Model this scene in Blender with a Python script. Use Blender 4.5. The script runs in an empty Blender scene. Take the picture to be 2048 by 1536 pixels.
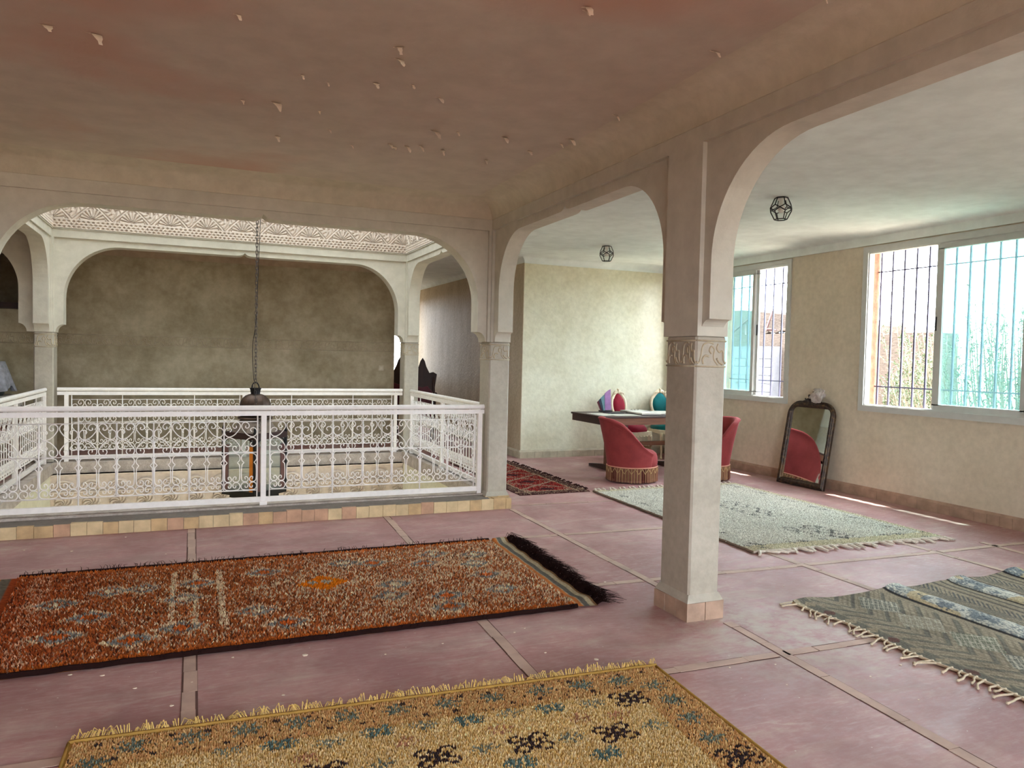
import bpy, bmesh, math, random
import numpy as np
from mathutils import Vector, Matrix, Quaternion

SC = bpy.context.scene
COL = SC.collection
PI = math.pi

# ------------------------------------------------------------------ camera
EYE = Vector((0.0, 0.0, 1.55))
YAW, PITCH, ROLL, FPX = map(float, (math.radians(22.98), math.radians(2.05), math.radians(1.293), 1500.0))
_F = Vector((math.sin(YAW) * math.cos(PITCH), math.cos(YAW) * math.cos(PITCH), -math.sin(PITCH)))
_R0 = Vector((math.cos(YAW), -math.sin(YAW), 0))
_U0 = _R0.cross(_F)
_R = _R0 * math.cos(ROLL) + _U0 * math.sin(ROLL)
_U = _R.cross(_F)
cam_data = bpy.data.cameras.new('camera')
cam_data.sensor_width = 36.0
cam_data.lens = FPX / 2048 * 36.0
cam_data.clip_start = 0.05
cam_data.clip_end = 500
cam = bpy.data.objects.new('camera', cam_data)
COL.objects.link(cam)
m = Matrix(((_R.x, _U.x, -_F.x), (_R.y, _U.y, -_F.y), (_R.z, _U.z, -_F.z))).to_4x4()
m.translation = EYE
cam.matrix_world = m
SC.camera = cam

# ------------------------------------------------------------------ light and exposure
SC.view_settings.view_transform = 'Standard'
SC.view_settings.look = 'None'
SC.view_settings.gamma = 1.0
SC.view_settings.use_curve_mapping = False
SC.view_settings.exposure = 1.2
SC.cycles.use_denoising = True
SC.cycles.max_bounces = 10
SC.cycles.diffuse_bounces = 6
SC.cycles.glossy_bounces = 4
SC.cycles.transmission_bounces = 8
SC.cycles.transparent_max_bounces = 12
SC.cycles.sample_clamp_indirect = 8.0
SC.cycles.caustics_reflective = False
SC.cycles.caustics_refractive = False

world = bpy.data.worlds.new('sky')
SC.world = world
world.use_nodes = True
wn = world.node_tree
wn.nodes.clear()
wo = wn.nodes.new('ShaderNodeOutputWorld')
bg = wn.nodes.new('ShaderNodeBackground')
tc = wn.nodes.new('ShaderNodeTexCoord')
sx = wn.nodes.new('ShaderNodeSeparateXYZ')
cr = wn.nodes.new('ShaderNodeValToRGB')
cr.color_ramp.elements[0].position = 0.492
cr.color_ramp.elements[0].color = (0.16, 0.145, 0.125, 1)
cr.color_ramp.elements[1].position = 0.502
cr.color_ramp.elements[1].color = (0.88, 0.96, 1.06, 1)
mr = wn.nodes.new('ShaderNodeMapRange')
mr.inputs[1].default_value = -1
mr.inputs[2].default_value = 1
wn.links.new(tc.outputs['Generated'], sx.inputs[0])
wn.links.new(sx.outputs['Z'], mr.inputs[0])
wn.links.new(mr.outputs[0], cr.inputs[0])
wn.links.new(cr.outputs[0], bg.inputs[0])
bg.inputs[1].default_value = 12.0
wn.links.new(bg.outputs[0], wo.inputs[0])

sun_d = bpy.data.lights.new('sun', 'SUN')
sun_d.energy = 10.0
sun_d.angle = math.radians(0.8)
sun_d.color = (1.0, 0.95, 0.86)
sun = bpy.data.objects.new('sun', sun_d)
COL.objects.link(sun)
sun.rotation_euler = Vector((-0.208, 0.15, -1.0)).to_track_quat('-Z', 'Y').to_euler()


def portal(name, loc, normal, w, h):
    d = bpy.data.lights.new(name, 'AREA')
    d.shape = 'RECTANGLE'
    d.size = w
    d.size_y = h
    d.cycles.is_portal = True
    o = bpy.data.objects.new(name, d)
    COL.objects.link(o)
    o.location = loc
    o.rotation_euler = Vector(normal).to_track_quat('-Z', 'Z' if abs(normal[2]) < .5 else 'Y').to_euler()
    return o


# window openings: (y0, y1, z0, z1) in the right wall, the first two are seen, the last is a hidden one added for light
WX0, WX1 = 7.28, 7.52
OPEN_R = [(7.76, 9.22, 1.02, 2.925), (4.58, 6.58, 1.02, 2.925), (0.3, 2.2, 1.02, 2.925), (-3.6, -2.2, 1.02, 2.925), (9.32, 10.32, 1.02, 2.925)]
OPEN_REAR = [(5.2, 6.0, 1.1, 2.4), (-1.7, 1.9, 0.6, 2.8)]
for y0, y1, z0, z1 in OPEN_R:
    portal('window_portal', (WX1 + .03, (y0 + y1) / 2, (z0 + z1) / 2), (-1, 0, 0), y1 - y0, z1 - z0)
for x0, x1, z0, z1 in OPEN_REAR:
    portal('window_portal', ((x0 + x1) / 2, -4.78, (z0 + z1) / 2), (0, 1, 0), x1 - x0, z1 - z0)
portal('window_portal', (4.185, 16.75, 1.95), (0, -1, 0), .47, 1.6)

# ------------------------------------------------------------------ helpers


def link(o, parent=None):
    COL.objects.link(o)
    if parent is not None:
        o.parent = parent
    return o


def tag(o, label=None, cat=None, group=None, kind=None):
    if label:
        o['label'] = label
    if cat:
        o['category'] = cat
    if group:
        o['group'] = group
    if kind:
        o['kind'] = kind
    return o


def empty(name, loc=(0, 0, 0), rz=0.0):
    o = bpy.data.objects.new(name, None)
    o.empty_display_size = .1
    COL.objects.link(o)
    o.location = loc
    o.rotation_euler = (0, 0, rz)
    return o


def catmull(pts, n=6, closed=False):
    P = [Vector(p) for p in pts]
    out = []
    L = len(P)
    rng = range(L if closed else L - 1)
    for i in rng:
        p0 = P[(i - 1) % L] if closed or i > 0 else P[0] * 2 - P[1]
        p1 = P[i % L]
        p2 = P[(i + 1) % L]
        p3 = P[(i + 2) % L] if closed or i + 2 < L else P[-1] * 2 - P[-2]
        for k in range(n):
            t = k / n
            out.append(.5 * ((2 * p1) + (p2 - p0) * t + (2 * p0 - 5 * p1 + 4 * p2 - p3) * t * t + (3 * p1 - p0 - 3 * p2 + p3) * t ** 3))
    if not closed:
        out.append(P[-1])
    return out


class MB:
    def __init__(s):
        s.v, s.f, s.m, s.c = [], [], [], []

    def add(s, verts, faces, mi=0):
        b = len(s.v)
        s.v.extend([tuple(p) for p in verts])
        s.f.extend([tuple(i + b for i in f) for f in faces])
        s.m.extend([mi] * len(faces))
        return s

    def box(s, x0, x1, y0, y1, z0, z1, mi=0, M=None):
        v = [Vector((x, y, z)) for z in (z0, z1) for x, y in ((x0, y0), (x1, y0), (x1, y1), (x0, y1))]
        if M is not None:
            v = [M @ p for p in v]
        return s.add(v, [(0, 3, 2, 1), (4, 5, 6, 7), (0, 1, 5, 4), (1, 2, 6, 5), (2, 3, 7, 6), (3, 0, 4, 7)], mi)

    def bbox(s, x0, x1, y0, y1, z0, z1, b=.01, mi=0, M=None):
        """box with chamfered vertical edges and chamfered top"""
        ring = [(x0 + b, y0), (x1 - b, y0), (x1, y0 + b), (x1, y1 - b), (x1 - b, y1), (x0 + b, y1), (x0, y1 - b), (x0, y0 + b)]
        cx, cy = (x0 + x1) / 2, (y0 + y1) / 2
        def inset(k):
            return [(x + (k if x < cx else -k), y + (k if y < cy else -k)) for x, y in ring]
        layers = [(z0, inset(b * .6)), (z0 + b * .6, ring), (z1 - b * .6, ring), (z1, inset(b * .6))]
        v = [Vector((x, y, z)) for z, r in layers for x, y in r]
        if M is not None:
            v = [M @ p for p in v]
        f = [tuple(range(7, -1, -1)), tuple(range(24, 32))]
        for l in range(3):
            for i in range(8):
                j = (i + 1) % 8
                f.append((l * 8 + i, l * 8 + j, l * 8 + 8 + j, l * 8 + 8 + i))
        return s.add(v, f, mi)

    def tube(s, pts, r, n=8, closed=False, cap=True, mi=0, flat=1.0):
        P = [Vector(p) for p in pts]
        L = len(P)
        rr = r if hasattr(r, '__len__') else [r] * L
        T = []
        for i in range(L):
            a = P[(i - 1) % L] if closed or i > 0 else P[i]
            b = P[(i + 1) % L] if closed or i < L - 1 else P[i]
            t = (b - a)
            T.append(t.normalized() if t.length > 1e-9 else Vector((0, 0, 1)))
        up = Vector((0, 0, 1)) if abs(T[0].z) < .9 else Vector((0, 1, 0))
        nrm = (up - T[0] * up.dot(T[0])).normalized()
        v = []
        for i in range(L):
            nrm = nrm - T[i] * nrm.dot(T[i])
            nrm = nrm.normalized() if nrm.length > 1e-6 else T[i].orthogonal().normalized()
            bn = T[i].cross(nrm)
            for k in range(n):
                a = 2 * PI * k / n + PI / n
                v.append(P[i] + (nrm * math.cos(a) + bn * math.sin(a) * flat) * rr[i])
        f = []
        for i in range(L if closed else L - 1):
            j = (i + 1) % L
            for k in range(n):
                q = (k + 1) % n
                f.append((i * n + k, i * n + q, j * n + q, j * n + k))
        if cap and not closed:
            f.append(tuple(range(n - 1, -1, -1)))
            f.append(tuple((L - 1) * n + k for k in range(n)))
        return s.add(v, f, mi)

    def lathe(s, prof, n=24, c=(0, 0, 0), mi=0, M=None, a0=0, a1=2 * PI, rfun=None):
        full = abs(a1 - a0 - 2 * PI) < 1e-6
        na = n if full else n + 1
        v = []
        for r, z in prof:
            for k in range(na):
                a = a0 + (a1 - a0) * k / n
                q = r * (rfun(a, z) if rfun else 1)
                p = Vector((c[0] + q * math.cos(a), c[1] + q * math.sin(a), c[2] + z))
                v.append(M @ p if M is not None else p)
        f = []
        for i in range(len(prof) - 1):
            for k in range(n):
                q = (k + 1) % na
                f.append((i * na + k, i * na + q, (i + 1) * na + q, (i + 1) * na + k))
        if full:
            if prof[0][0] > 1e-5:
                f.append(tuple(range(na - 1, -1, -1)))
            if prof[-1][0] > 1e-5:
                f.append(tuple((len(prof) - 1) * na + k for k in range(na)))
        return s.add(v, f, mi)

    def prism(s, poly, fn, a, b, mi=0):
        """poly: list of 2D points; fn(u, v, w)->Vector; extruded from w=a to w=b"""
        n = len(poly)
        v = [fn(u, w, a) for u, w in poly] + [fn(u, w, b) for u, w in poly]
        f = [tuple(range(n)), tuple(range(2 * n - 1, n - 1, -1))]
        for i in range(n):
            j = (i + 1) % n
            f.append((i, i + n, j + n, j))
        return s.add(v, f, mi)

    def build(s, name, mat, parent=None, smooth=False, recalc=True, angle=None):
        me = bpy.data.meshes.new(name)
        me.from_pydata(s.v, [], s.f)
        mats = mat if isinstance(mat, (list, tuple)) else [mat]
        for mt in mats:
            me.materials.append(mt)
        if len(mats) > 1:
            me.polygons.foreach_set('material_index', s.m)
        if recalc:
            bm = bmesh.new()
            bm.from_mesh(me)
            bmesh.ops.remove_doubles(bm, verts=bm.verts, dist=1e-6)
            bmesh.ops.recalc_face_normals(bm, faces=bm.faces)
            bm.to_mesh(me)
            bm.free()
        if smooth:
            me.polygons.foreach_set('use_smooth', [True] * len(me.polygons))
            if angle:
                me.set_sharp_from_angle(angle=math.radians(angle))
        me.update()
        return link(bpy.data.objects.new(name, me), parent)


def np_mesh(name, V, F, mat, parent=None, cols=None, smooth=False):
    """V (n,3), F (m,k) arrays; cols (n,3) vertex colours"""
    me = bpy.data.meshes.new(name)
    n, (mf, k) = len(V), F.shape
    me.vertices.add(n)
    me.vertices.foreach_set('co', np.asarray(V, np.float32).ravel())
    me.loops.add(mf * k)
    me.loops.foreach_set('vertex_index', F.astype(np.int32).ravel())
    me.polygons.add(mf)
    me.polygons.foreach_set('loop_start', np.arange(0, mf * k, k, dtype=np.int32))
    if cols is not None:
        ca = me.color_attributes.new('Col', 'FLOAT_COLOR', 'POINT')
        c4 = np.ones((n, 4), np.float32)
        c4[:, :3] = cols
        ca.data.foreach_set('color', c4.ravel())
    me.materials.append(mat)
    me.update(calc_edges=True)
    if smooth:
        me.polygons.foreach_set('use_smooth', [True] * mf)
    me.validate()
    return link(bpy.data.objects.new(name, me), parent)


def lin(c):
    """sRGB 0-255 -> linear"""
    return tuple(((x / 255) / 12.92 if x / 255 <= .04045 else ((x / 255 + .055) / 1.055) ** 2.4) for x in c)


def copy_tree(o, parent=None):
    c = o.copy()
    COL.objects.link(c)
    c.parent = parent
    for ch in list(o.children):
        copy_tree(ch, c)
    return c


# ------------------------------------------------------------------ materials
class NT:
    def __init__(s, name):
        s.mat = bpy.data.materials.new(name)
        s.mat.use_nodes = True
        s.t = s.mat.node_tree
        s.b = s.t.nodes['Principled BSDF']
        s.geo = None

    def n(s, typ, **kw):
        x = s.t.nodes.new(typ)
        for k, v in kw.items():
            setattr(x, k, v)
        return x

    def l(s, a, b):
        s.t.links.new(a, b)

    def pos(s, world=True):
        if world:
            g = s.n('ShaderNodeNewGeometry')
            return g.outputs['Position']
        return s.n('ShaderNodeTexCoord').outputs['Object']

    def noise(s, vec, scale, detail=4, rough=.55, stretch=None, dist=0.0):
        if stretch:
            mp = s.n('ShaderNodeMapping')
            mp.inputs['Scale'].default_value = stretch
            s.l(vec, mp.inputs[0])
            vec = mp.outputs[0]
        x = s.n('ShaderNodeTexNoise')
        x.inputs['Scale'].default_value = scale
        x.inputs['Detail'].default_value = detail
        x.inputs['Roughness'].default_value = rough
        x.inputs['Distortion'].default_value = dist
        s.l(vec, x.inputs['Vector'])
        return x.outputs['Fac']

    def ramp(s, fac, stops):
        r = s.n('ShaderNodeValToRGB')
        e = r.color_ramp.elements
        while len(e) < len(stops):
            e.new(.5)
        for i, (p, c) in enumerate(stops):
            e[i].position = p
            e[i].color = (*c, 1) if len(c) == 3 else c
        s.l(fac, r.inputs[0])
        return r.outputs[0]

    def mix(s, fac, a, b, mode='MIX'):
        x = s.n('ShaderNodeMix', data_type='RGBA', blend_type=mode)
        for sock, val in ((x.inputs[0], fac), (x.inputs[6], a), (x.inputs[7], b)):
            if hasattr(val, 'links'):
                s.l(val, sock)
            elif isinstance(val, (int, float)):
                sock.default_value = val
            else:
                sock.default_value = (*val, 1)
        return x.outputs[2]

    def bump(s, h, dist=.002, strength=1.0):
        x = s.n('ShaderNodeBump')
        x.inputs['Distance'].default_value = dist
        x.inputs['Strength'].default_value = strength
        s.l(h, x.inputs['Height'])
        s.l(x.outputs[0], s.b.inputs['Normal'])
        return x

    def fin(s, color=None, rough=.6, spec=.4, metal=0.0):
        if color is not None:
            if hasattr(color, 'links'):
                s.l(color, s.b.inputs['Base Color'])
            else:
                s.b.inputs['Base Color'].default_value = (*color, 1)
        if hasattr(rough, 'links'):
            s.l(rough, s.b.inputs['Roughness'])
        else:
            s.b.inputs['Roughness'].default_value = rough
        s.b.inputs['Specular IOR Level'].default_value = spec
        s.b.inputs['Metallic'].default_value = metal
        return s.mat


def plain(name, c, rough=.6, spec=.4, metal=0., var=.12, scale=14., world=False, bump=.0, bscale=60.):
    t = NT(name)
    p = t.pos(world)
    L = lin(c)
    f = t.noise(p, scale, 5)
    col = t.ramp(f, [(.3, tuple(x * (1 - var) for x in L)), (.7, tuple(min(1, x * (1 + var)) for x in L))])
    if bump:
        t.bump(t.noise(p, bscale, 4), bump)
    return t.fin(col, rough, spec, metal)


def plaster(name, c1, c2, scale=1.6, rough=.75, spec=.3, bump=.0025, patch=None, stretch=None):
    t = NT(name)
    p = t.pos()
    f1 = t.noise(p, scale, 8, .62, stretch)
    f2 = t.noise(p, scale * 7, 6, .6)
    col = t.ramp(f1, [(.32, lin(c1)), (.68, lin(c2))])
    col = t.mix(.22, col, t.ramp(f2, [(.35, lin(tuple(x * .86 for x in c1))), (.65, lin(tuple(min(255, x * 1.06) for x in c2)))]))
    if patch:
        f3 = t.noise(p, patch[1], 5, .5)
        k = t.ramp(f3, [(patch[2], (0, 0, 0)), (patch[2] + .1, (1, 1, 1))])
        col = t.mix(k, col, lin(patch[0]))
    f4 = t.noise(p, 26, 5, .6)
    f5 = t.noise(p, scale * 3, 4, .6)
    ad = t.n('ShaderNodeMath', operation='ADD')
    t.l(f4, ad.inputs[0])
    t.l(f5, ad.inputs[1])
    t.bump(ad.outputs[0], bump)
    return t.fin(col, rough, spec)


M = {}
M['arcade'] = plaster('cream_lime_plaster', (194, 189, 174), (208, 203, 189), 1.1, .8, .2, .002)
M['ceil_main'] = plaster('pinkish_ceiling_paint', (198, 186, 170), (208, 197, 182), .7, .85, .15, .0015, patch=((200, 168, 150), .45, .56))
M['cove'] = plaster('cream_cove_paint', (198, 190, 168), (212, 203, 184), 1.4, .85, .15, .002)
M['ceil_right'] = plaster('white_ceiling_paint', (220, 226, 222), (230, 236, 233), .8, .85, .15, .001)
M['wall_back'] = plaster('beige_tadelakt', (206, 200, 172), (222, 218, 196), 2.2, .6, .35, .003)
M['wall_right'] = plaster('sand_tadelakt', (200, 188, 166), (214, 202, 182), 2.0, .6, .35, .002)
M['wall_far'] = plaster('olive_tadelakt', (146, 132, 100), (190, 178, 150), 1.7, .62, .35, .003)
M['wall_side'] = plaster('glossy_tadelakt', (176, 158, 130), (204, 188, 162), 2.6, .6, .15, .006, stretch=(1, 1, .35))
M['column'] = plaster('grey_beige_tadelakt', (164, 156, 140), (180, 172, 157), 3.0, .6, .35, .002)
M['corridor'] = plaster('corridor_plaster', (170, 150, 125), (188, 168, 142), 1.5, .8, .2, .002)


def m_floor():
    t = NT('mauve_cement_floor')
    p = t.pos()
    f1 = t.noise(p, .8, 8, .6)
    col = t.ramp(f1, [(.3, lin((160, 114, 114))), (.5, lin((174, 128, 126))), (.72, lin((188, 150, 145)))])
    f2 = t.noise(p, 2.2, 10, .68, (.6, 1.7, 1), 1.2)
    k = t.ramp(f2, [(.48, (0, 0, 0)), (.70, (.75, .75, .75))])
    col = t.mix(k, col, lin((190, 170, 160)))
    f3 = t.noise(p, 30, 6, .7, (.5, 1.5, 1))
    k3 = t.ramp(f3, [(.46, (0, 0, 0)), (.75, (.5, .5, .5))])
    col = t.mix(k3, col, lin((200, 182, 172)))
    f6 = t.noise(p, 5, 12, .75, (.35, 2.6, 1), 2.0)
    k6 = t.ramp(f6, [(.56, (0, 0, 0)), (.64, (.42, .42, .42)), (.70, (0, 0, 0))])
    col = t.mix(k6, col, lin((206, 186, 176)))
    f7 = t.noise(p, 1.7, 6, .6)
    col = t.mix(t.ramp(f7, [(.40, (.5, .5, .5)), (.58, (0, 0, 0))]), col, lin((138, 92, 92)))
    # trodden pale dust close to the pillar foot
    mp = t.n('ShaderNodeVectorMath', operation='DISTANCE')
    t.l(p, mp.inputs[0])
    mp.inputs[1].default_value = (3.1, 3.35, 0)
    d = t.n('ShaderNodeMapRange')
    d.inputs[1].default_value = .95
    d.inputs[2].default_value = .15
    t.l(mp.outputs['Value'], d.inputs[0])
    mu = t.n('ShaderNodeMath', operation='MULTIPLY')
    t.l(d.outputs[0], mu.inputs[0])
    t.l(t.ramp(t.noise(p, 7, 8, .7), [(.4, (0, 0, 0)), (.62, (1, 1, 1))]), mu.inputs[1])
    col = t.mix(mu.outputs[0], col, lin((186, 172, 160)))
    # tiny pale paint specks
    vo = t.n('ShaderNodeTexVoronoi')
    vo.inputs['Scale'].default_value = 11
    t.l(p, vo.inputs['Vector'])
    sp = t.ramp(vo.outputs['Distance'], [(.0, (1, 1, 1)), (.035, (1, 1, 1)), (.045, (0, 0, 0))])
    col = t.mix(sp, col, lin((205, 190, 180)))
    rg = t.ramp(f2, [(.3, (.5, .5, .5)), (.75, (.75, .75, .75))])
    t.bump(t.noise(p, 9, 6, .6), .002)
    return t.fin(col, rg, .35)


M['floor'] = m_floor()
M['joint'] = plain('floor_brick_strip', (188, 160, 146), .75, .25, var=.18, scale=5, world=True, bump=.001)
M['gap_edge_shade'] = plain('dark_joint_edge_shade', (104, 78, 72), .9, .1, world=True)
M['tile_b'] = plain('pinkish_kerb_tile', (184, 146, 118), .7, .3, var=.2, scale=9, world=True, bump=.0015)
M['tile_c'] = plain('pale_kerb_tile', (204, 180, 140), .7, .3, var=.18, scale=9, world=True, bump=.0015)
M['tile'] = plain('sandy_kerb_tile', (190, 160, 118), .7, .3, var=.22, scale=9, world=True, bump=.0015)
M['tile_red'] = plain('terracotta_skirting_tile', (170, 142, 122), .7, .3, var=.2, scale=9, world=True, bump=.0015)
M['tile_grey'] = plain('pale_skirting_tile', (178, 168, 146), .7, .3, var=.16, scale=9, world=True, bump=.0015)
M['cement'] = plaster('grey_cement_ledge', (112, 104, 96), (134, 126, 117), 4, .85, .2, .004)
M['flaky'] = plaster('flaking_whitewash', (150, 138, 128), (196, 184, 174), 9, .85, .2, .008)
M['white_metal'] = plain('white_painted_iron', (238, 232, 226), .45, .45, var=.05, scale=20)
M['iron'] = plain('dark_iron', (34, 32, 34), .5, .5, metal=.6)
M['bar'] = plain('window_bar_paint', (70, 68, 92), .5, .4)
M['alu'] = plain('white_window_frame', (196, 198, 194), .4, .45, var=.04)
M['black'] = plain('black_plastic', (26, 26, 30), .5, .4)
M['paint_chip'] = plain('paint_chip', (238, 222, 202), .8, .2)
M['carve'] = plaster('carved_white_plaster', (206, 190, 176), (222, 208, 194), 3, .8, .2, .001)
M['vine'] = plaster('vine_relief_plaster', (170, 156, 130), (188, 174, 148), 6, .65, .3, .002)


def glass(name, tint, alpha):
    """thin window pane: mostly see-through with a tint and a faint mirror"""
    mt = bpy.data.materials.new(name)
    mt.use_nodes = True
    t = mt.node_tree
    t.nodes.clear()
    o = t.nodes.new('ShaderNodeOutputMaterial')
    tr = t.nodes.new('ShaderNodeBsdfTransparent')
    tr.inputs[0].default_value = (*tint, 1)
    gl = t.nodes.new('ShaderNodeBsdfGlossy')
    gl.inputs['Roughness'].default_value = .08
    df = t.nodes.new('ShaderNodeBsdfDiffuse')
    df.inputs[0].default_value = (*tint, 1)
    no = t.nodes.new('ShaderNodeTexNoise')
    no.inputs['Scale'].default_value = 6
    no.inputs['Detail'].default_value = 6
    mr_ = t.nodes.new('ShaderNodeMapRange')
    mr_.inputs[3].default_value = alpha * .7
    mr_.inputs[4].default_value = alpha * 1.3
    t.links.new(no.outputs['Fac'], mr_.inputs[0])
    m1 = t.nodes.new('ShaderNodeMixShader')
    t.links.new(mr_.outputs[0], m1.inputs[0])
    t.links.new(tr.outputs[0], m1.inputs[1])
    t.links.new(df.outputs[0], m1.inputs[2])
    m2 = t.nodes.new('ShaderNodeMixShader')
    m2.inputs[0].default_value = .05
    t.links.new(m1.outputs[0], m2.inputs[1])
    t.links.new(gl.outputs[0], m2.inputs[2])
    t.links.new(m2.outputs[0], o.inputs[0])
    return mt


M['tinted'] = glass('teal_tinted_glass', (.72, .93, .93), .14)
M['clear'] = glass('clear_glass', (.93, .95, .94), .06)
M['skylight'] = None


def m_vcol(name, rough=.9, spec=.1, sheen=0.0, bump=0.0):
    t = NT(name)
    a = t.n('ShaderNodeAttribute', attribute_name='Col')
    if sheen:
        t.b.inputs['Sheen Weight'].default_value = sheen
        t.b.inputs['Sheen Roughness'].default_value = .6
    if bump:
        t.bump(t.noise(t.pos(), 160, 3), bump)
    return t.fin(a.outputs['Color'], rough, spec)


M['wool'] = m_vcol('knotted_wool', .95, .05)
M['weave'] = m_vcol('flat_woven_wool', .95, .05, bump=.002)
M['leaf'] = m_vcol('olive_leaf', .6, .3)
M['brickcol'] = m_vcol('outdoor_masonry', .9, .1, bump=.003)


def wood(name, c, rough=.5, along='X', k=.3):
    t = NT(name)
    p = t.pos(False)
    st = {'X': (1, 14, 14), 'Y': (14, 1, 14), 'Z': (14, 14, 1)}[along]
    f = t.noise(p, 3, 6, .6, st, .6)
    L = lin(c)
    col = t.ramp(f, [(.3, tuple(x * (1 - k) for x in L)), (.7, tuple(x * (1 + k) for x in L))])
    t.bump(f, .0008)
    return t.fin(col, rough, .4)


M['desk'] = wood('brown_desk_wood', (112, 72, 50))
M['desk_dark'] = wood('dark_desk_wood', (62, 42, 36))
M['dark_wood'] = wood('dark_carved_wood', (50, 24, 18), along='Z')
M['beam_wood'] = wood('dark_shelf_wood', (44, 20, 12))


def velvet(name, c, sheen=.6):
    t = NT(name)
    L = lin(c)
    f = t.noise(t.pos(False), 7, 5, .6)
    col = t.ramp(f, [(.3, tuple(x * .85 for x in L)), (.7, tuple(x * 1.12 for x in L))])
    t.b.inputs['Sheen Weight'].default_value = sheen
    t.b.inputs['Sheen Roughness'].default_value = .35
    t.b.inputs['Sheen Tint'].default_value = (*lin((240, 150, 150)), 1)
    t.bump(t.noise(t.pos(False), 240, 2), .0008)
    return t.fin(col, .85, .15)


M['velvet_rose'] = velvet('rose_velvet', (138, 58, 58), .25)
M['velvet_red'] = velvet('crimson_velvet', (120, 16, 34), .2)
M['cream_wood'] = plain('cream_painted_wood', (206, 190, 160), .5, .4, var=.12)

# ------------------------------------------------------------------ arcades
Z_CAP, Z_JAMB = 1.70, 1.81
CEIL = 3.10


def arch_profile(c, half, zs, zj, zc, ex, ez, cw, ch, lip=.012):
    """right half then mirrored; returns points from the left jamb foot to the right jamb foot (s, z), going over the arch"""
    R = []
    # corbel: from pier base inward up to the jamb
    for k in range(9):
        a = k / 8 * PI / 2
        R.append((half + cw * math.cos(a), zc + (zj - lip - zc) * math.sin(a)))
    R.append((half + .004, zj - lip))
    R.append((half, zj - lip))
    R.append((half, zs - ez))
    for k in range(1, 17):
        a = k / 16 * PI / 2
        R.append((half - ex + ex * math.cos(a), zs - ez + ez * math.sin(a)))
    # small ogee notch at the crown
    R += [(.10, zs), (.06, zs + .004), (.03, zs + .014), (.012, zs + .028), (0.0, zs + ch)]
    right = [(c + s, z) for s, z in R]
    left = [(c - s, z) for s, z in R[:-1]]
    return left + right[::-1]


def arcade(name, fn, thick, spans, piers, z_frieze, z_top, zc=Z_CAP, zj=Z_JAMB, d=.03, mats=None, cove_lines=True):
    """fn(s, z, w): local to world, w=0 front face. spans: (s0, s1, centre, half, soffit, ex, ez); piers: (s0, s1)"""
    mb = MB()
    for s0, s1, c, half, zs, ex, ez in spans:
        cw = .085
        prof = arch_profile(c, half, zs, zj, zc, ex, ez, cw, .04)
        poly = [(s0, z_frieze), (s0, zc)] + prof + [(s1, zc), (s1, z_frieze)]
        mb.prism(poly, fn, d, thick - d)
    for s0, s1 in piers:
        mb.prism([(s0, zc), (s1, zc), (s1, z_frieze), (s0, z_frieze)], fn, 0, thick)
    lo = min(p[0] for p in piers)
    hi = max(p[1] for p in piers)
    mb.prism([(lo, z_frieze), (hi, z_frieze), (hi, z_top), (lo, z_top)], fn, 0, thick)
    o = mb.build(name, mats or M['arcade'])
    tag(o, kind='structure')
    return o


# near side of the light well: front face y = 7.12
arcade('wall_arcade_front', lambda s, z, w: Vector((s, 7.12 + w, z)), .26,
       [(-1.635, 2.735, .565, 2.075, 2.745, .66, .66), (-4.5, -1.835, -3.17, 1.2, 2.745, .5, .55)],
       [(2.735, 2.985), (-1.85, -1.62), (-4.6, -4.5)], 2.82, 3.2)
# arcade between main room and right room: left face x = 2.72
arcade('wall_arcade_right', lambda s, z, w: Vector((2.72 + w + .0133 * (s - 3.8), s, z)), .22,
       [(3.99, 7.10, 5.52, 1.455, 2.755, .52, .55), (-.68, 3.66, 1.50, 2.07, 2.755, .62, .62), (-4.5, -1.02, -2.76, 1.6, 2.755, .6, .6)],
       [(3.64, 3.99), (7.10, 7.118), (-1.02, -.68), (-4.55, -4.5)], 2.83, 3.2)
# far side of the well
arcade('wall_arcade_far', lambda s, z, w: Vector((s, 10.60 + w, z)), .27,
       [(-1.58, 2.80, .61, 2.09, 2.81, .62, .66), (-4.5, -1.79, -3.15, 1.2, 2.8, .5, .55)],
       [(2.80, 3.01), (-1.79, -1.58), (-4.6, -4.5)], 2.885, 3.2, 1.73, 1.84)
# right and left sides of the well
arcade('wall_arcade_well_right', lambda s, z, w: Vector((2.80 + w, s, z)), .20,
       [(7.385, 10.60, 9.0, 1.50, 2.82, .5, .55)], [(7.382, 7.40), (10.585, 10.598)], 2.885, 3.2, 1.73, 1.84, d=.02)
arcade('wall_arcade_well_left', lambda s, z, w: Vector((-1.60 - w, s, z)), .20,
       [(7.385, 10.60, 9.0, 1.50, 2.82, .5, .55)], [(7.382, 7.40), (10.585, 10.598)], 2.885, 3.2, 1.73, 1.84, d=.02)

# ------------------------------------------------------------------ floor
X_WELL0, X_WELL1, Y_WELL0, Y_WELL1 = -1.62, 2.80, 7.34, 10.56


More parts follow.
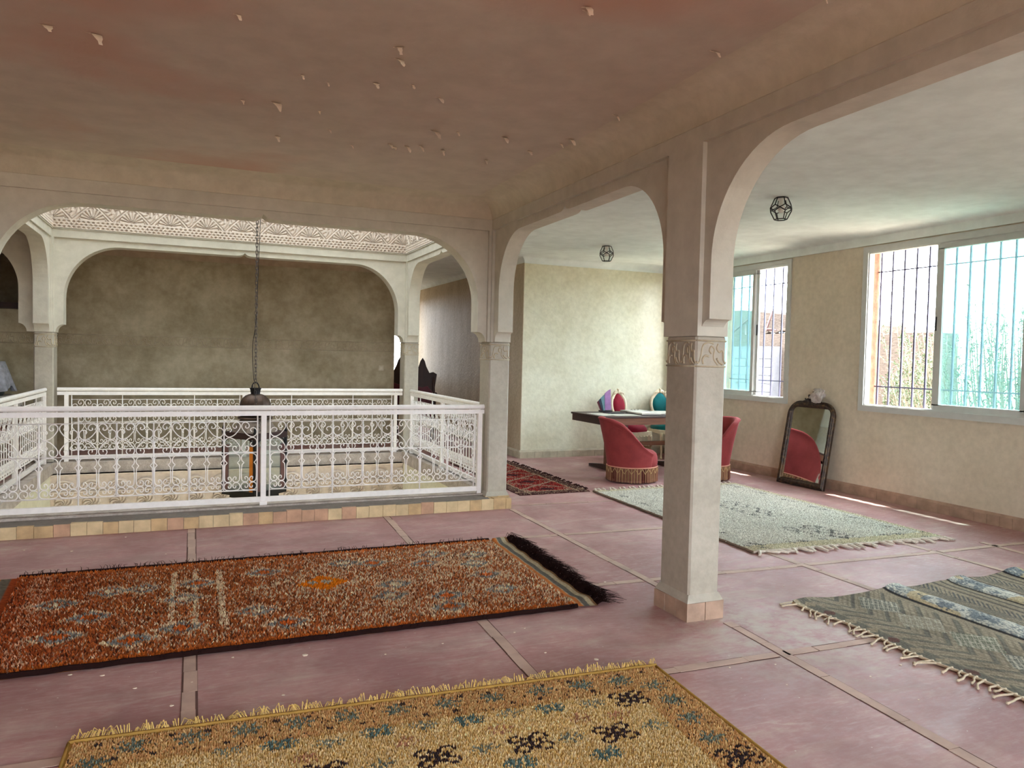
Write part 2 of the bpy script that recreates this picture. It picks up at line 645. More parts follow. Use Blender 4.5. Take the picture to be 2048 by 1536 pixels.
def floor():
    mb = MB()
    X0, X1, Y0, Y1 = -4.5, 7.28, -4.5, 16.5
    for x0, x1, y0, y1 in ((X0, X1, Y0, Y_WELL0), (X0, X_WELL0, Y_WELL0, Y_WELL1), (X_WELL1, X1, Y_WELL0, Y_WELL1), (X0, X1, Y_WELL1, Y1)):
        mb.box(x0, x1, y0, y1, -.25, 0, 0)
    rnd = random.Random(3)

    def strip(p, q, w=.058):
        p, q = Vector((*p, 0)), Vector((*q, 0))
        L = (q - p).length
        t = (q - p) / L
        n = Vector((-t.y, t.x, 0))
        s = 0
        z1, z2 = .0008, .0026
        e = w / 2 + .006
        mb.add([p + n * e + Vector((0, 0, z1)), p - n * e + Vector((0, 0, z1)), q - n * e + Vector((0, 0, z1)), q + n * e + Vector((0, 0, z1))], [(0, 1, 2, 3)], 2)  # dark underlay: joint gaps, plus a rim painting edge shadow beside the bricks
        while s < L - .02:
            l = min(rnd.uniform(.19, .26), L - s)
            g = rnd.choice((.002, .002, .005))
            o = rnd.uniform(-.004, .004)
            a, b = p + t * (s + g), p + t * (s + l)
            ww = w / 2 + rnd.uniform(-.003, .003)
            sk = rnd.uniform(-.004, .004)
            vs = [a + n * (ww + o), a - n * (ww - o) + t * sk, b - n * (ww - o) + t * sk, b + n * (ww + o)]
            mb.add([v + Vector((0, 0, z2)) for v in vs] + [v + Vector((0, 0, z1 - .001)) for v in vs],
                   [(0, 1, 2, 3), (0, 4, 5, 1), (1, 5, 6, 2), (2, 6, 7, 3), (3, 7, 4, 0)], 1)
            s += l
    for a, b in (((-.01, -2), (-.01, 7.03)), ((1.44, 1.2), (1.70, 7.03)), ((2.79, .9), (2.935, 3.55)), ((2.95, 4.0), (2.99, 6.98)),
                 ((4.34, -1), (4.32, 7.2)), ((5.70, -1), (5.73, 7.2)), ((6.40, 3.8), (6.45, 4.45))):
        strip(a, b)
    for a, b in (((-4.4, 3.29), (-.02, 3.17)), ((.03, 3.16), (1.50, 3.10)), ((1.56, 3.10), (2.86, 3.06)), ((2.92, 3.06), (4.3, 3.02)), ((4.37, 3.02), (7.2, 2.95)),
                 ((-4.4, 4.62), (-.02, 4.55)), ((.03, 4.55), (1.6, 4.5)), ((1.66, 4.5), (2.91, 4.44)), ((2.98, 4.44), (4.3, 4.385)), ((4.36, 4.385), (5.69, 4.33)), ((5.76, 4.33), (7.2, 4.3)),
                 ((-4.4, 6.05), (-1.3, 5.98)), ((1.7, 5.88), (2.94, 5.84)), ((3.01, 5.84), (4.29, 5.78))):
        strip(a, b)
    for a, b in (((3.05, 7.16), (4.25, 7.09)),):
        strip(a, b, .03)
    o = mb.build('floor', [M['floor'], M['joint'], M['gap_edge_shade']], recalc=False)
    tag(o, kind='structure')


floor()


# ------------------------------------------------------------------ ceilings with coves
def cove_pts(r, h, n=8, fascia=0.0, z0=2.93):
    """profile from the wall outwards: (distance, z)"""
    p = [(0, z0 - .001), (.007, z0)]
    if fascia:
        p.append((0, z0 + fascia))
    zb = z0 + fascia
    for k in range(n + 1):
        a = k / n * PI / 2
        p.append((.004 + (r - .004) * (1 - math.cos(a)), zb + h * math.sin(a)))
    return p


def cove_run(mb, pts, prof, inward, mi=0):
    """sweep prof along polyline pts (2D) with mitred inward directions per vertex"""
    n = len(prof)
    v = []
    for (x, y), (ix, iy) in zip(pts, inward):
        for d, z in prof:
            v.append(Vector((x + ix * d, y + iy * d, z)))
    f = []
    for i in range(len(pts) - 1):
        for k in range(n - 1):
            f.append((i * n + k, i * n + k + 1, (i + 1) * n + k + 1, (i + 1) * n + k))
    mb.add(v, f, mi)


def ceilings():
    mb = MB()
    pr = cove_pts(.24, CEIL - 2.93, z0=2.93)
    xe = 2.72 + .0133 * 3.3
    cove_run(mb, [(-4.5, -4.5), (-4.5, 7.12), (xe, 7.12), (2.61, -4.5)], pr, [(1, 1), (1, -1), (-1, -1), (-1, 1)], 1)
    mb.box(-4.6, 2.95, -4.6, 7.4, CEIL, CEIL + .2, 0)
    o = mb.build('ceiling', [M['ceil_main'], M['cove']], smooth=True, angle=40)
    tag(o, kind='structure')
    mb = MB()
    pr = cove_pts(.34, CEIL - 3.045, z0=2.95, fascia=.095)
    cove_run(mb, [(WX0 - .012, -4.5), (WX0 - .012, 10.5)], pr, [(-1, 1), (-1, -1)])
    mb.add([(WX0 - .012, -4.5, 2.95), (WX0, -4.5, 2.95), (WX0, 10.5, 2.95), (WX0 - .012, 10.5, 2.95)], [(0, 1, 2, 3)])
    pr = cove_pts(.17, CEIL - 2.985, z0=2.985)
    cove_run(mb, [(WX0, 10.5), (4.62, 10.5), (4.62, 16.5), (3.25, 16.5)], pr, [(-1, -1), (-1, -1), (-1, -1), (1, -1)])
    pr = cove_pts(.16, CEIL - 2.95, z0=2.95)
    cove_run(mb, [(2.84, -4.5), (2.985, 7.1), (3.0, 10.7)], pr, [(1, 1), (1, 0), (1, 0)])
    mb.box(2.88, 7.6, -4.6, 10.7, CEIL, CEIL + .2)
    mb.box(2.9, 4.7, 10.7, 16.7, CEIL, CEIL + .2)
    o = mb.build('ceiling_right', M['ceil_right'], smooth=True, angle=40)
    tag(o, kind='structure')
    mb = MB()
    pr = cove_pts(.16, CEIL - 2.95, z0=2.95)
    cove_run(mb, [(-4.5, 12.9), (3.25, 12.9)], pr, [(1, -1), (1, -1)])
    mb.box(-4.6, 2.9, 10.87, 13.0, CEIL, CEIL + .2)
    mb.box(-4.6, -1.8, 7.38, 10.87, CEIL, CEIL + .2)
    o = mb.build('ceiling_corridor', M['corridor'], smooth=True, angle=40)
    tag(o, kind='structure')


ceilings()


# ------------------------------------------------------------------ walls
def wall_with_holes(name, fn, s0, s1, z0, z1, thick, holes, mat):
    """fn(s, z, w)"""
    mb = MB()
    hs = sorted(holes)
    cur = s0
    for a, b, c, d in hs:
        if a > cur:
            mb.prism([(cur, z0), (a, z0), (a, z1), (cur, z1)], fn, 0, thick)
        if c > z0:
            mb.prism([(a, z0), (b, z0), (b, c), (a, c)], fn, 0, thick)
        if d < z1:
            mb.prism([(a, d), (b, d), (b, z1), (a, z1)], fn, 0, thick)
        cur = b
    if cur < s1:
        mb.prism([(cur, z0), (s1, z0), (s1, z1), (cur, z1)], fn, 0, thick)
    o = mb.build(name, mat)
    tag(o, kind='structure')
    return o


wall_with_holes('wall_right', lambda s, z, w: Vector((WX0 + w, s, z)), -4.6, 10.5, -.25, 3.3, WX1 - WX0, OPEN_R, M['wall_right'])
wall_with_holes('wall_rear', lambda s, z, w: Vector((s, -4.5 - w, z)), -4.6, 7.52, -.25, 3.3, .25, sorted(OPEN_REAR), M['wall_right'])
wall_with_holes('wall_left', lambda s, z, w: Vector((-4.5 - w, s, z)), -4.75, 13.2, -.25, 3.3, .25, [], M['corridor'])
mb = MB()
mb.box(4.62, 7.52, 10.5, 16.9, -.25, 3.3)
o = mb.build('wall_back', M['wall_back'])
tag(o, kind='structure')
# the long shiny side of that block faces the corridor
mb = MB()
mb.box(4.612, 4.62, 10.5, 16.6, 0, 2.99)
o = mb.build('wall_corridor_side', M['wall_side'])
tag(o, kind='structure')
mb = MB()
mb.box(-4.7, 3.22, 12.9, 16.9, -.25, 2.085)
mb.box(-2.05, 3.22, 12.9, 16.9, 2.085, 3.3)
mb.box(-4.7, -2.05, 15.2, 16.9, 2.085, 3.3)
mb.box(-4.7, -4.5, 12.9, 15.3, 2.085, 3.3)
mb.box(-4.7, -2.0, 12.9, 15.3, 3.12, 3.3)
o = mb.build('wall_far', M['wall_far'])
tag(o, kind='structure')
wall_with_holes('wall_corridor_end', lambda s, z, w: Vector((s, 16.5 + w, z)), 3.2, 4.7, -.25, 3.3, .2, [(3.95, 4.42, 1.15, 2.76)], M['corridor'])


# skirting tiles
def skirting(name, runs, h, mat, proud=.012, tw=.13, seed=1):
    rnd = random.Random(seed)
    mb = MB()
    for (x0, y0), (x1, y1), (nx, ny) in runs:
        p, q = Vector((x0, y0, 0)), Vector((x1, y1, 0))
        L = (q - p).length
        t = (q - p) / L
        n = Vector((nx, ny, 0))
        s = 0.0
        while s < L - 1e-4:
            l = min(tw * rnd.uniform(.94, 1.06), L - s)
            a, b = p + t * (s + .0015), p + t * (s + l - .0015)
            hh = h * rnd.uniform(.95, 1.03)
            pr = proud + rnd.uniform(-.002, .002)
            v = [a, b, b + n * pr, a + n * pr]
            vs = [Vector((c.x, c.y, .0)) for c in v] + [Vector((c.x, c.y, hh)) for c in v]
            mb.add(vs, [(0, 1, 2, 3), (4, 5, 6, 7), (0, 1, 5, 4), (1, 2, 6, 5), (2, 3, 7, 6), (3, 0, 4, 7)])
            s += l
        # mortar bevel above the tiles
        e = proud * .8
        mb.add([p + Vector((0, 0, h * .9)), q + Vector((0, 0, h * .9)), q + n * e + Vector((0, 0, h * .95)), p + n * e + Vector((0, 0, h * .95)), p + Vector((0, 0, h * 1.25)), q + Vector((0, 0, h * 1.25))],
               [(0, 1, 2, 3), (3, 2, 5, 4)], 0)
    o = mb.build(name, mat)
    tag(o, kind='structure')
    return o


skirting('baseboard_right', [((WX0, -4.5), (WX0, 10.5), (-1, 0))], .10, M['tile_red'], .02)
skirting('baseboard_back', [((4.60, 10.5), (WX0, 10.5), (0, -1)), ((4.612, 10.5), (4.612, 16.5), (-1, 0))], .10, M['tile_grey'], .02, seed=4)

# ------------------------------------------------------------------ light well: kerb, lower walls, drum, skylight
def kerb():
    mb = MB()
    # cement ledge (0), flaking riser (1), tile facing (2)
    xl, xr = -4.5, 2.765
    mb.add([(xl, 7.035, .088), (xr, 7.035, .112), (xr, 7.205, .125), (xl, 7.205, .105), (xl, 7.035, 0), (xr, 7.035, 0), (xr, 7.205, 0), (xl, 7.205, 0)],
           [(0, 1, 2, 3), (4, 0, 3, 7), (1, 5, 6, 2), (4, 5, 1, 0), (3, 2, 6, 7)], 0)
    mb.box(xl, xr, 7.2, 7.36, 0, .135, 1)
    mb.box(2.83, 2.985, 7.36, 10.6, 0, .135, 0)
    mb.box(2.77, 2.835, 7.36, 10.6, 0, .15, 1)
    mb.box(-1.82, -1.58, 7.36, 10.6, 0, .135, 1)
    mb.box(-4.5, 3.02, 10.56, 10.88, 0, .135, 1)
    rnd = random.Random(8)
    x = xl
    while x < 2.99:
        w = rnd.uniform(.112, .135)
        h = .098 + rnd.uniform(-.006, .004)
        y = 7.035 + rnd.uniform(-.018, -.014)
        h += .012 * (x + 1.4) / 4
        mb.box(x + .0015, min(x + w, 3.0) - .0015, y, 7.12, 0, h, rnd.choice((2, 2, 3, 4, 4)))
        x += w
    o = mb.build('trim_1', [M['cement'], M['flaky'], M['tile'], M['tile_b'], M['tile_c']])
    tag(o, kind='structure')


kerb()

mb = MB()
x0, x1, y0, y1 = X_WELL0, X_WELL1, Y_WELL0, Y_WELL1
zb = -3.3
mb.box(x0 - .2, x0 + .012, y0 - .2, y1 + .2, zb, -.001, 0)
mb.box(x1 - .012, x1 + .2, y0 - .2, y1 + .2, zb, -.001, 0)
mb.box(x0, x1, y0 - .2, y0 + .012, -2.3, -.001, 0)
mb.box(x0, x1, y1, y1 + .2, zb, -.0, 0)
o = mb.build('wall_well_lower', M['wall_back'])
tag(o, kind='structure')
mb = MB()
mb.box(x0 - .2, x1 + .2, y0 - .2, y1 + .2, zb - .2, zb, 0)
o = mb.build('floor_lower', M['wall_back'])
tag(o, kind='structure')
mb = MB()
for a in ((-1.8, 3.0, 7.12, 7.385), (-1.8, 3.0, 10.60, 10.87), (-1.8, -1.60, 7.385, 10.60), (2.80, 3.0, 7.385, 10.60)):
    mb.box(*a, 3.2, 4.4)
o = mb.build('wall_drum', M['arcade'])
tag(o, kind='structure')
t = NT('skylight_sheet')
t.b.inputs['Base Color'].default_value = (.9, .92, .92, 1)
t.b.inputs['Roughness'].default_value = .9
tr = t.n('ShaderNodeBsdfTranslucent')
tr.inputs[0].default_value = (.31, .315, .31, 1)
t.l(tr.outputs[0], t.t.nodes['Material Output'].inputs['Surface'])
M['skylight'] = t.mat
mb = MB()
mb.box(-1.82, 3.02, 7.1, 10.9, 4.40, 4.41)
o = mb.build('ceiling_skylight', M['skylight'])
tag(o, kind='structure')
mb = MB()
mb.box(.60, .68, 7.12, 10.87, 4.30, 4.39)
for yy in (8.0, 9.9):
    mb.box(-1.8, 3.0, yy - .03, yy + .03, 4.32, 4.39)
o = mb.build('trim_2', M['white_metal'])
tag(o, kind='structure')


def relief(name, fn, W, H, pat, amp, mat, nu, nv):
    """fn(u, v, w) arrays -> xyz; heightfield of carved plaster"""
    u = np.linspace(0, W, nu)
    v = np.linspace(0, H, nv)
    U_, V_ = np.meshgrid(u, v)
    h = np.clip(pat(U_, V_), 0, 1) * amp
    P = fn(U_, V_, h).reshape(-1, 3)
    i = np.arange(nu * nv).reshape(nv, nu)
    F = np.stack([i[:-1, :-1], i[:-1, 1:], i[1:, 1:], i[1:, :-1]], -1).reshape(-1, 4)
    o = np_mesh(name, P, F, mat)
    tag(o, kind='structure')
    return o


def sst(x, a, b):
    t_ = np.clip((x - a) / (b - a), 0, 1)
    return t_ * t_ * (3 - 2 * t_)


def pat_arabesque(u, v):
    P = .435
    uu = (u % P) - P / 2
    # lower strip: three rows of little slots
    row = np.floor(v / .033)
    su = ((u + (row % 2) * .026) % .052) - .026
    sv = (v % .033) - .0165
    slots = 1 - (1 - sst(np.abs(su) + 1.6 * np.abs(sv), .014, .022))
    low = np.where(v < .10, slots, 0)
    # lattice of ogee cartouches
    vv = v - .30
    wv = .07 * np.sin(np.clip(np.abs(vv) / .2, 0, 1) * PI)
    edge = np.abs(np.abs(uu) / (P / 2 - .005) + np.abs(vv) / .215 - 1 + wv * .6)
    lat = 1 - sst(edge, .045, .085)
    lat2 = 1 - sst(np.abs(edge - .17), .015, .04)
    r = np.hypot(uu, vv)
    th = np.arctan2(vv, uu)
    star = sst(np.cos(8 * th) * .5 + .5, .25, .6) * (r > .02) * (r < .075 + .02 * np.cos(4 * th))
    petals = sst(np.abs(np.sin(th * 6 + 40 * r)), .25, .7) * (r >= .08) * (edge > .2) * (np.abs(uu) / (P / 2) + np.abs(vv) / .215 < 1)
    # fan shells under the lattice crossings
    u2 = ((u + P / 2) % P) - P / 2
    r2 = np.hypot(u2, v - .115)
    t2 = np.arctan2(v - .115, u2)
    fan = sst(np.abs(np.cos(t2 * 9)), .35, .75) * (r2 < .135) * (r2 > .02)
    r3 = np.hypot(u2, v - .50)
    t3 = np.arctan2(v - .50, u2)
    fan2 = sst(np.abs(np.cos(t3 * 7)), .3, .7) * (r3 < .13)
    outside = (np.abs(uu) / (P / 2) + np.abs(vv) / .215 >= 1)
    mid = np.maximum.reduce([lat, lat2 * .8, star, petals * .75 * (~outside), np.where(outside, np.maximum(fan, fan2), 0)])
    up = np.where(v > .56, sst(np.abs(np.sin(u * 60)) + np.abs(np.sin(v * 60)), .6, 1.1), 0)
    band = ((v > .10) & (v < .112)) | (v < .006) | ((v > .54) & (v < .56))
    h = np.where(v < .10, low, np.where(v > .56, up, mid))
    return np.where(band, 1.0, h)


def pat_lower(u, v):
    """v measured downwards from the kerb"""
    P = .30
    uu = (u % P) - P / 2
    r = np.hypot(uu, (v - .20) * 1.0)
    arch = 1 - sst(np.abs(r - .115), .008, .016)
    arch2 = 1 - sst(np.abs(r - .085), .006, .012)
    th = np.arctan2(.20 - v, uu)
    rays = sst(np.abs(np.sin(th * 5)), .3, .7) * (r < .07)
    a = np.where(v < .20, np.maximum.reduce([arch, arch2 * .8, rays * .7]), 0)
    v2 = v - .24
    lam = 1 - sst(np.abs(np.abs(uu) / .15 * .12 + (v2 - .06)), .006, .014)
    r5 = np.hypot(uu, v2 - .13)
    ros = sst(np.abs(np.sin(np.arctan2(v2 - .13, uu) * 4 + r5 * 60)), .3, .7) * (r5 < .10)
    b = np.where((v2 > 0) & (v2 < .27), np.maximum(lam, ros * .8), 0)
    v3 = v - .62
    u3 = (u % .15) - .075
    vin = 1 - sst(np.abs(v3 - .055 - .035 * np.sin(u / .15 * 2 * PI)), .008, .016)
    dot = 1 - sst(np.hypot(u3, v3 - .055), .016, .026)
    c = np.where((v3 > 0) & (v3 < .11), np.maximum(vin, dot), 0)
    line = ((v > .215) & (v < .235)) | ((v > .505) & (v < .525)) | ((v > .60) & (v < .615)) | (v > .73) | (v < .015)
    return np.where(line, 1.0, np.maximum.reduce([a, b, c]) * .9)


st3 = lambda a, b, c: np.stack([a, b, c], -1)
relief('trim_3', lambda u, v, w: st3(-1.60 + u, 10.598 - w, 3.0 + v + 0 * u), 4.4, .66, pat_arabesque, .024, M['carve'], 700, 110)
relief('trim_4', lambda u, v, w: st3(2.802 - w, 10.60 - u, 3.0 + v + 0 * u), 3.2, .66, pat_arabesque, .024, M['carve'], 420, 100)
relief('trim_5', lambda u, v, w: st3(-1.602 + w, 7.385 + u, 3.0 + v + 0 * u), 3.2, .66, pat_arabesque, .024, M['carve'], 420, 100)
relief('trim_6', lambda u, v, w: st3(-1.615 + u, 10.556 - w, -.01 - v + 0 * u), 4.40, .75, pat_lower, .04, M['carve'], 620, 110)
# far arcade: fascia line under the carved drum
mb = MB()
mb.box(-1.585, 2.785, 10.585, 10.60, 2.985, 3.0)
mb.box(2.785, 2.80, 7.39, 10.6, 2.985, 3.0)
mb.box(-1.60, -1.585, 7.39, 10.6, 2.985, 3.0)
o = mb.build('trim_7', M['arcade'])
tag(o, kind='structure')


# ------------------------------------------------------------------ columns
def vine_on(mb, fn, W, H, seed=0):
    """raised stucco vine across a face: fn(u, v, w)"""
    r = .0055
    for v in (.006, H - .006):
        mb.tube([fn(.004, v, 0), fn(W - .004, v, 0)], r, 5)
    n = max(1, round(W / .2))
    P = W / n
    for i in range(n):
        o = i * P
        q = lambda L: [fn(o + a * P, b * H, 0) for a, b in L]
        mb.tube(catmull(q([(.02, .20), (.10, .16), (.16, .4), (.22, .78), (.40, .9), (.56, .86)]), 4), r, 5)
        mb.tube(catmull(q([(.50, .50), (.44, .62), (.50, .76), (.60, .66), (.58, .46), (.60, .28), (.72, .1)]), 4), r, 5)
        mb.tube(catmull(q([(.24, .12), (.22, .3), (.30, .42), (.42, .40)]), 4), r * 1.3, 5)
        mb.tube(catmull(q([(.72, .86), (.68, .7), (.76, .56), (.88, .6), (.90, .3), (.98, .14)]), 4), r, 5)
        mb.tube(catmull(q([(.68, .34), (.76, .2), (.88, .12)]), 4), r * 1.2, 5)


def column(x0, x1, y0, y1, zb, zt, label, skirt, tm, hid=()):
    root = empty('column', ((x0 + x1) / 2, (y0 + y1) / 2, zb))
    tag(root, label, 'column', 'tadelakt columns carrying the arches')
    hx, hy = (x1 - x0) / 2, (y1 - y0) / 2
    mb = MB()
    mb.bbox(-hx, hx, -hy, hy, skirt, zt - zb, .012)
    mb.build('shaft', M['column'], root)
    mb = MB()
    z0 = zt - zb - .185
    H = .165
    vine_on(mb, lambda u, v, w: Vector((-hx + u, -hy - w, z0 + v)), 2 * hx, H)
    vine_on(mb, lambda u, v, w: Vector((-hx - w, hy - u, z0 + v)), 2 * hy, H)
    vine_on(mb, lambda u, v, w: Vector((hx + w, -hy + u, z0 + v)), 2 * hy, H)
    o = mb.build('carved_band', M['vine'], root, smooth=True)
    o['label'] = 'raised stucco vine band'
    if skirt > 0:
        mb = MB()
        rnd = random.Random(int(x0 * 100))
        e = .024
        for (ax, ay, bx, by, nx, ny) in ((-hx, -hy, hx, -hy, 0, -1), (hx, -hy, hx, hy, 1, 0), (hx, hy, -hx, hy, 0, 1), (-hx, hy, -hx, -hy, -1, 0)):
            L = math.hypot(bx - ax, by - ay) + 2 * e
            tx, ty = (bx - ax) / (L - 2 * e), (by - ay) / (L - 2 * e)
            n = round(L / .13)
            for i in range(n):
                a, b = -e + i * L / n + .002, -e + (i + 1) * L / n - .002
                pr = e - rnd.uniform(0, .003)
                h = skirt * rnd.uniform(.96, 1.03)
                v = [(ax + tx * a, ay + ty * a), (ax + tx * b, ay + ty * b), (ax + tx * b + nx * pr, ay + ty * b + ny * pr), (ax + tx * a + nx * pr, ay + ty * a + ny * pr)]
                vs = [Vector((c[0], c[1], 0)) for c in v] + [Vector((c[0], c[1], h)) for c in v]
                mb.add(vs, [(0, 1, 2, 3), (4, 5, 6, 7), (0, 1, 5, 4), (1, 2, 6, 5), (2, 3, 7, 6), (3, 0, 4, 7)])
        o = mb.build('skirting_tiles', tm, root)
        o['label'] = 'band of terracotta skirting tiles'
        mb = MB()
        a = hx + e * .85
        b = hy + e * .85
        v = [(-a, -b, skirt), (a, -b, skirt), (a, b, skirt), (-a, b, skirt), (-hx, -hy, skirt + .045), (hx, -hy, skirt + .045), (hx, hy, skirt + .045), (-hx, hy, skirt + .045)]
        mb.add(v, [(0, 1, 5, 4), (1, 2, 6, 5), (2, 3, 7, 6), (3, 0, 4, 7), (0, 3, 2, 1), (4, 5, 6, 7)])
        mb.build('plaster_bevel', M['column'], root)
    return root


column(2.72, 2.94, 3.65, 3.95, 0, Z_CAP, 'tall square plaster column standing nearest in the middle of the room', .11, M['tile_red'])
column(2.766, 2.985, 7.12, 7.40, 0, Z_CAP, 'square plaster column at the right end of the nearest white balustrade', .12, M['tile'])
column(2.80, 3.01, 10.60, 10.87, .135, 1.73, 'slim plaster column at the far right corner of the stairwell opening', 0, None)
column(-1.79, -1.58, 10.60, 10.87, .135, 1.73, 'slim plaster column at the far left corner of the stairwell opening', 0, None)
column(-1.835, -1.63, 7.12, 7.40, .135, Z_CAP, 'square plaster column at the near left corner of the opening, off frame', 0, None)
column(2.66, 2.88, -1.0, -.70, 0, Z_CAP, 'square plaster column behind the viewer in the right arcade', .11, M['tile_red'])

# raised vine frieze along the far wall and the right wall
mb = MB()
vine_on(mb, lambda u, v, w: Vector((-4.4 + u, 12.9 - w, 1.59 + v)), 7.6, .165)
o = mb.build('trim_8', M['vine'], smooth=True)
tag(o, kind='structure')


# ------------------------------------------------------------------ balustrades
def scroll_panel_mesh(ncell, name='scroll_panel'):
    W = .28
    zt, zm, zl, ztop, zbot = .905, .622, .272, .962, .205
    mb = MB()
    b = .0055
    for i in range(ncell + 1):
        full = i in (0, 2, ncell - 2, ncell) or (ncell == 7 and False)
        z0, z1 = (zbot, ztop) if full else (zl, zt)
        mb.box(i * W - b, i * W + b, -b, b, z0, z1)
    for z in (zt, zm, zl):
        mb.box(0, ncell * W, -b * .8, b * .8, z - b * .7, z + b * .7)
    q = [(.33, .34), (.42, .44), (.38, .56), (.22, .60), (.07, .48), (.04, .28), (.13, .10), (.32, .02), (.58, .13), (.80, .37), (.95, .63), (.92, .86), (.74, .97), (.56, .87), (.51, .70), (.61, .58), (.73, .63), (.70, .74)]
    arch = [(.29, .29), (.26, .345), (.36, .365), (.46, .30), (.40, .235), (.22, .225), (.08, .27), (.05, .42), (.06, .60), (.09, .69), (.19, .74), (.09, .79), (.04, .86), (.10, .94), (.27, .985), (.5, .995)]
    om = [(.27, .12), (.30, .07), (.42, .08), (.45, .16), (.32, .205), (.13, .195), (.03, .115), (.10, .03), (.28, .005), (.5, .0)]
    for i in range(ncell):
        x0 = i * W
        w2, h2 = W / 2, (zt - zm) / 2
        zc = (zt + zm) / 2
        for sx in (0, 1):
            for sy in (0, 1):
                P = []
                for u, v in q:
                    X = u * w2 if sx == 0 else W - u * w2
                    Z = zc + v * h2 if sy == 0 else zc - v * h2
                    P.append(Vector((x0 + X, 0, Z)))
                mb.tube(catmull(P, 3), .0046, 5, flat=1.0)
            h = zm - zl
            for L in (arch, om):
                for mir in (0, 1):
                    P = [Vector((x0 + sx * w2 + (u if mir == 0 else 1 - u) * w2, 0, zl + .004 + v * (h - .008))) for u, v in L]
                    mb.tube(catmull(P, 3), .0044, 5)
    me = mb.build(name, M['white_metal'], smooth=True, recalc=False)
    d = me.data
    bpy.data.objects.remove(me)
    return d


PANEL7 = scroll_panel_mesh(7)


def balustrade(label, p0, p1, rz_off=0.0, posts=None, npan=2, rail_ext=(0, 0)):
    """p0, p1: first and last post centres (x, y)"""
    p0, p1 = Vector((*p0, 0)), Vector((*p1, 0))
    L = (p1 - p0).length
    ang = math.atan2((p1 - p0).y, (p1 - p0).x)
    root = empty('balustrade', (p0.x, p0.y, .135), ang)
    tag(root, label, 'railing', 'white wrought iron balustrades around the stairwell')
    zo = -.135
    e0, e1 = rail_ext
    mb = MB()
    mb.tube([(-e0, 0, 1.03 + zo), (L + e1, 0, 1.03 + zo)], .0235, 14)
    o = mb.build('handrail', M['white_metal'], root, smooth=True, angle=50)
    mb = MB()
    mb.box(-e0, L + e1, -.015, .015, .960 + zo, 1.002 + zo)
    n = int(L / .45)
    for i in range(n + 1):
        mb.tube([(i * L / n, 0, 1.0 + zo), (i * L / n, 0, 1.012 + zo)], .006, 6)
    mb.build('top_rail', M['white_metal'], root)
    mb = MB()
    mb.box(-e0 * .5, L + e1 * .5, -.015, .015, .160 + zo, .207 + zo)
    mb.build('bottom_rail', M['white_metal'], root)
    for i in range(npan + 1):
        s = L * i / npan
        mb = MB()
        mb.box(s - .0225, s + .0225, -.0225, .0225, 0.0, .962 + zo)
        if 0 < i < npan:
            mb.box(s - .032, s + .032, -.034, -.02, 0.0, .035)
        mb.build('post', M['white_metal'], root)
    for i in range(npan):
        a, b = L * i / npan + .055, L * (i + 1) / npan - .055
        o = bpy.data.objects.new('scroll_panel', PANEL7)
        link(o, root)
        o.location = (a, 0, zo)
        o.scale = ((b - a) / 1.96, 1, 1)
    return root


balustrade('nearest white scroll balustrade along the tiled kerb', (-1.53, 7.25), (2.72, 7.25), rail_ext=(.03, .045))
balustrade('farthest white scroll balustrade against the olive plaster wall', (-1.45, 10.66), (2.69, 10.66), rail_ext=(.10, .10))
balustrade('right side scroll balustrade next to the red rug', (2.885, 10.47), (2.86, 7.50), npan=2, rail_ext=(.06, .06))
balustrade('left side scroll balustrade running into the far left column', (-1.66, 10.47), (-1.70, 7.50), npan=2, rail_ext=(.06, .06))


# ------------------------------------------------------------------ hanging lantern in the well
def torus_link(mb, c, L, wd, r, ang, tilt=None):
    pts = []
    for k in range(12):
        a = 2 * PI * k / 12
        u = math.cos(a) * wd
        v = math.sin(a) * wd + (L / 2 - wd) * (1 if math.sin(a) >= 0 else -1)
        pts.append(c + Vector((u * math.cos(ang), u * math.sin(ang), v)))
    mb.tube(pts, r, 5, closed=True)


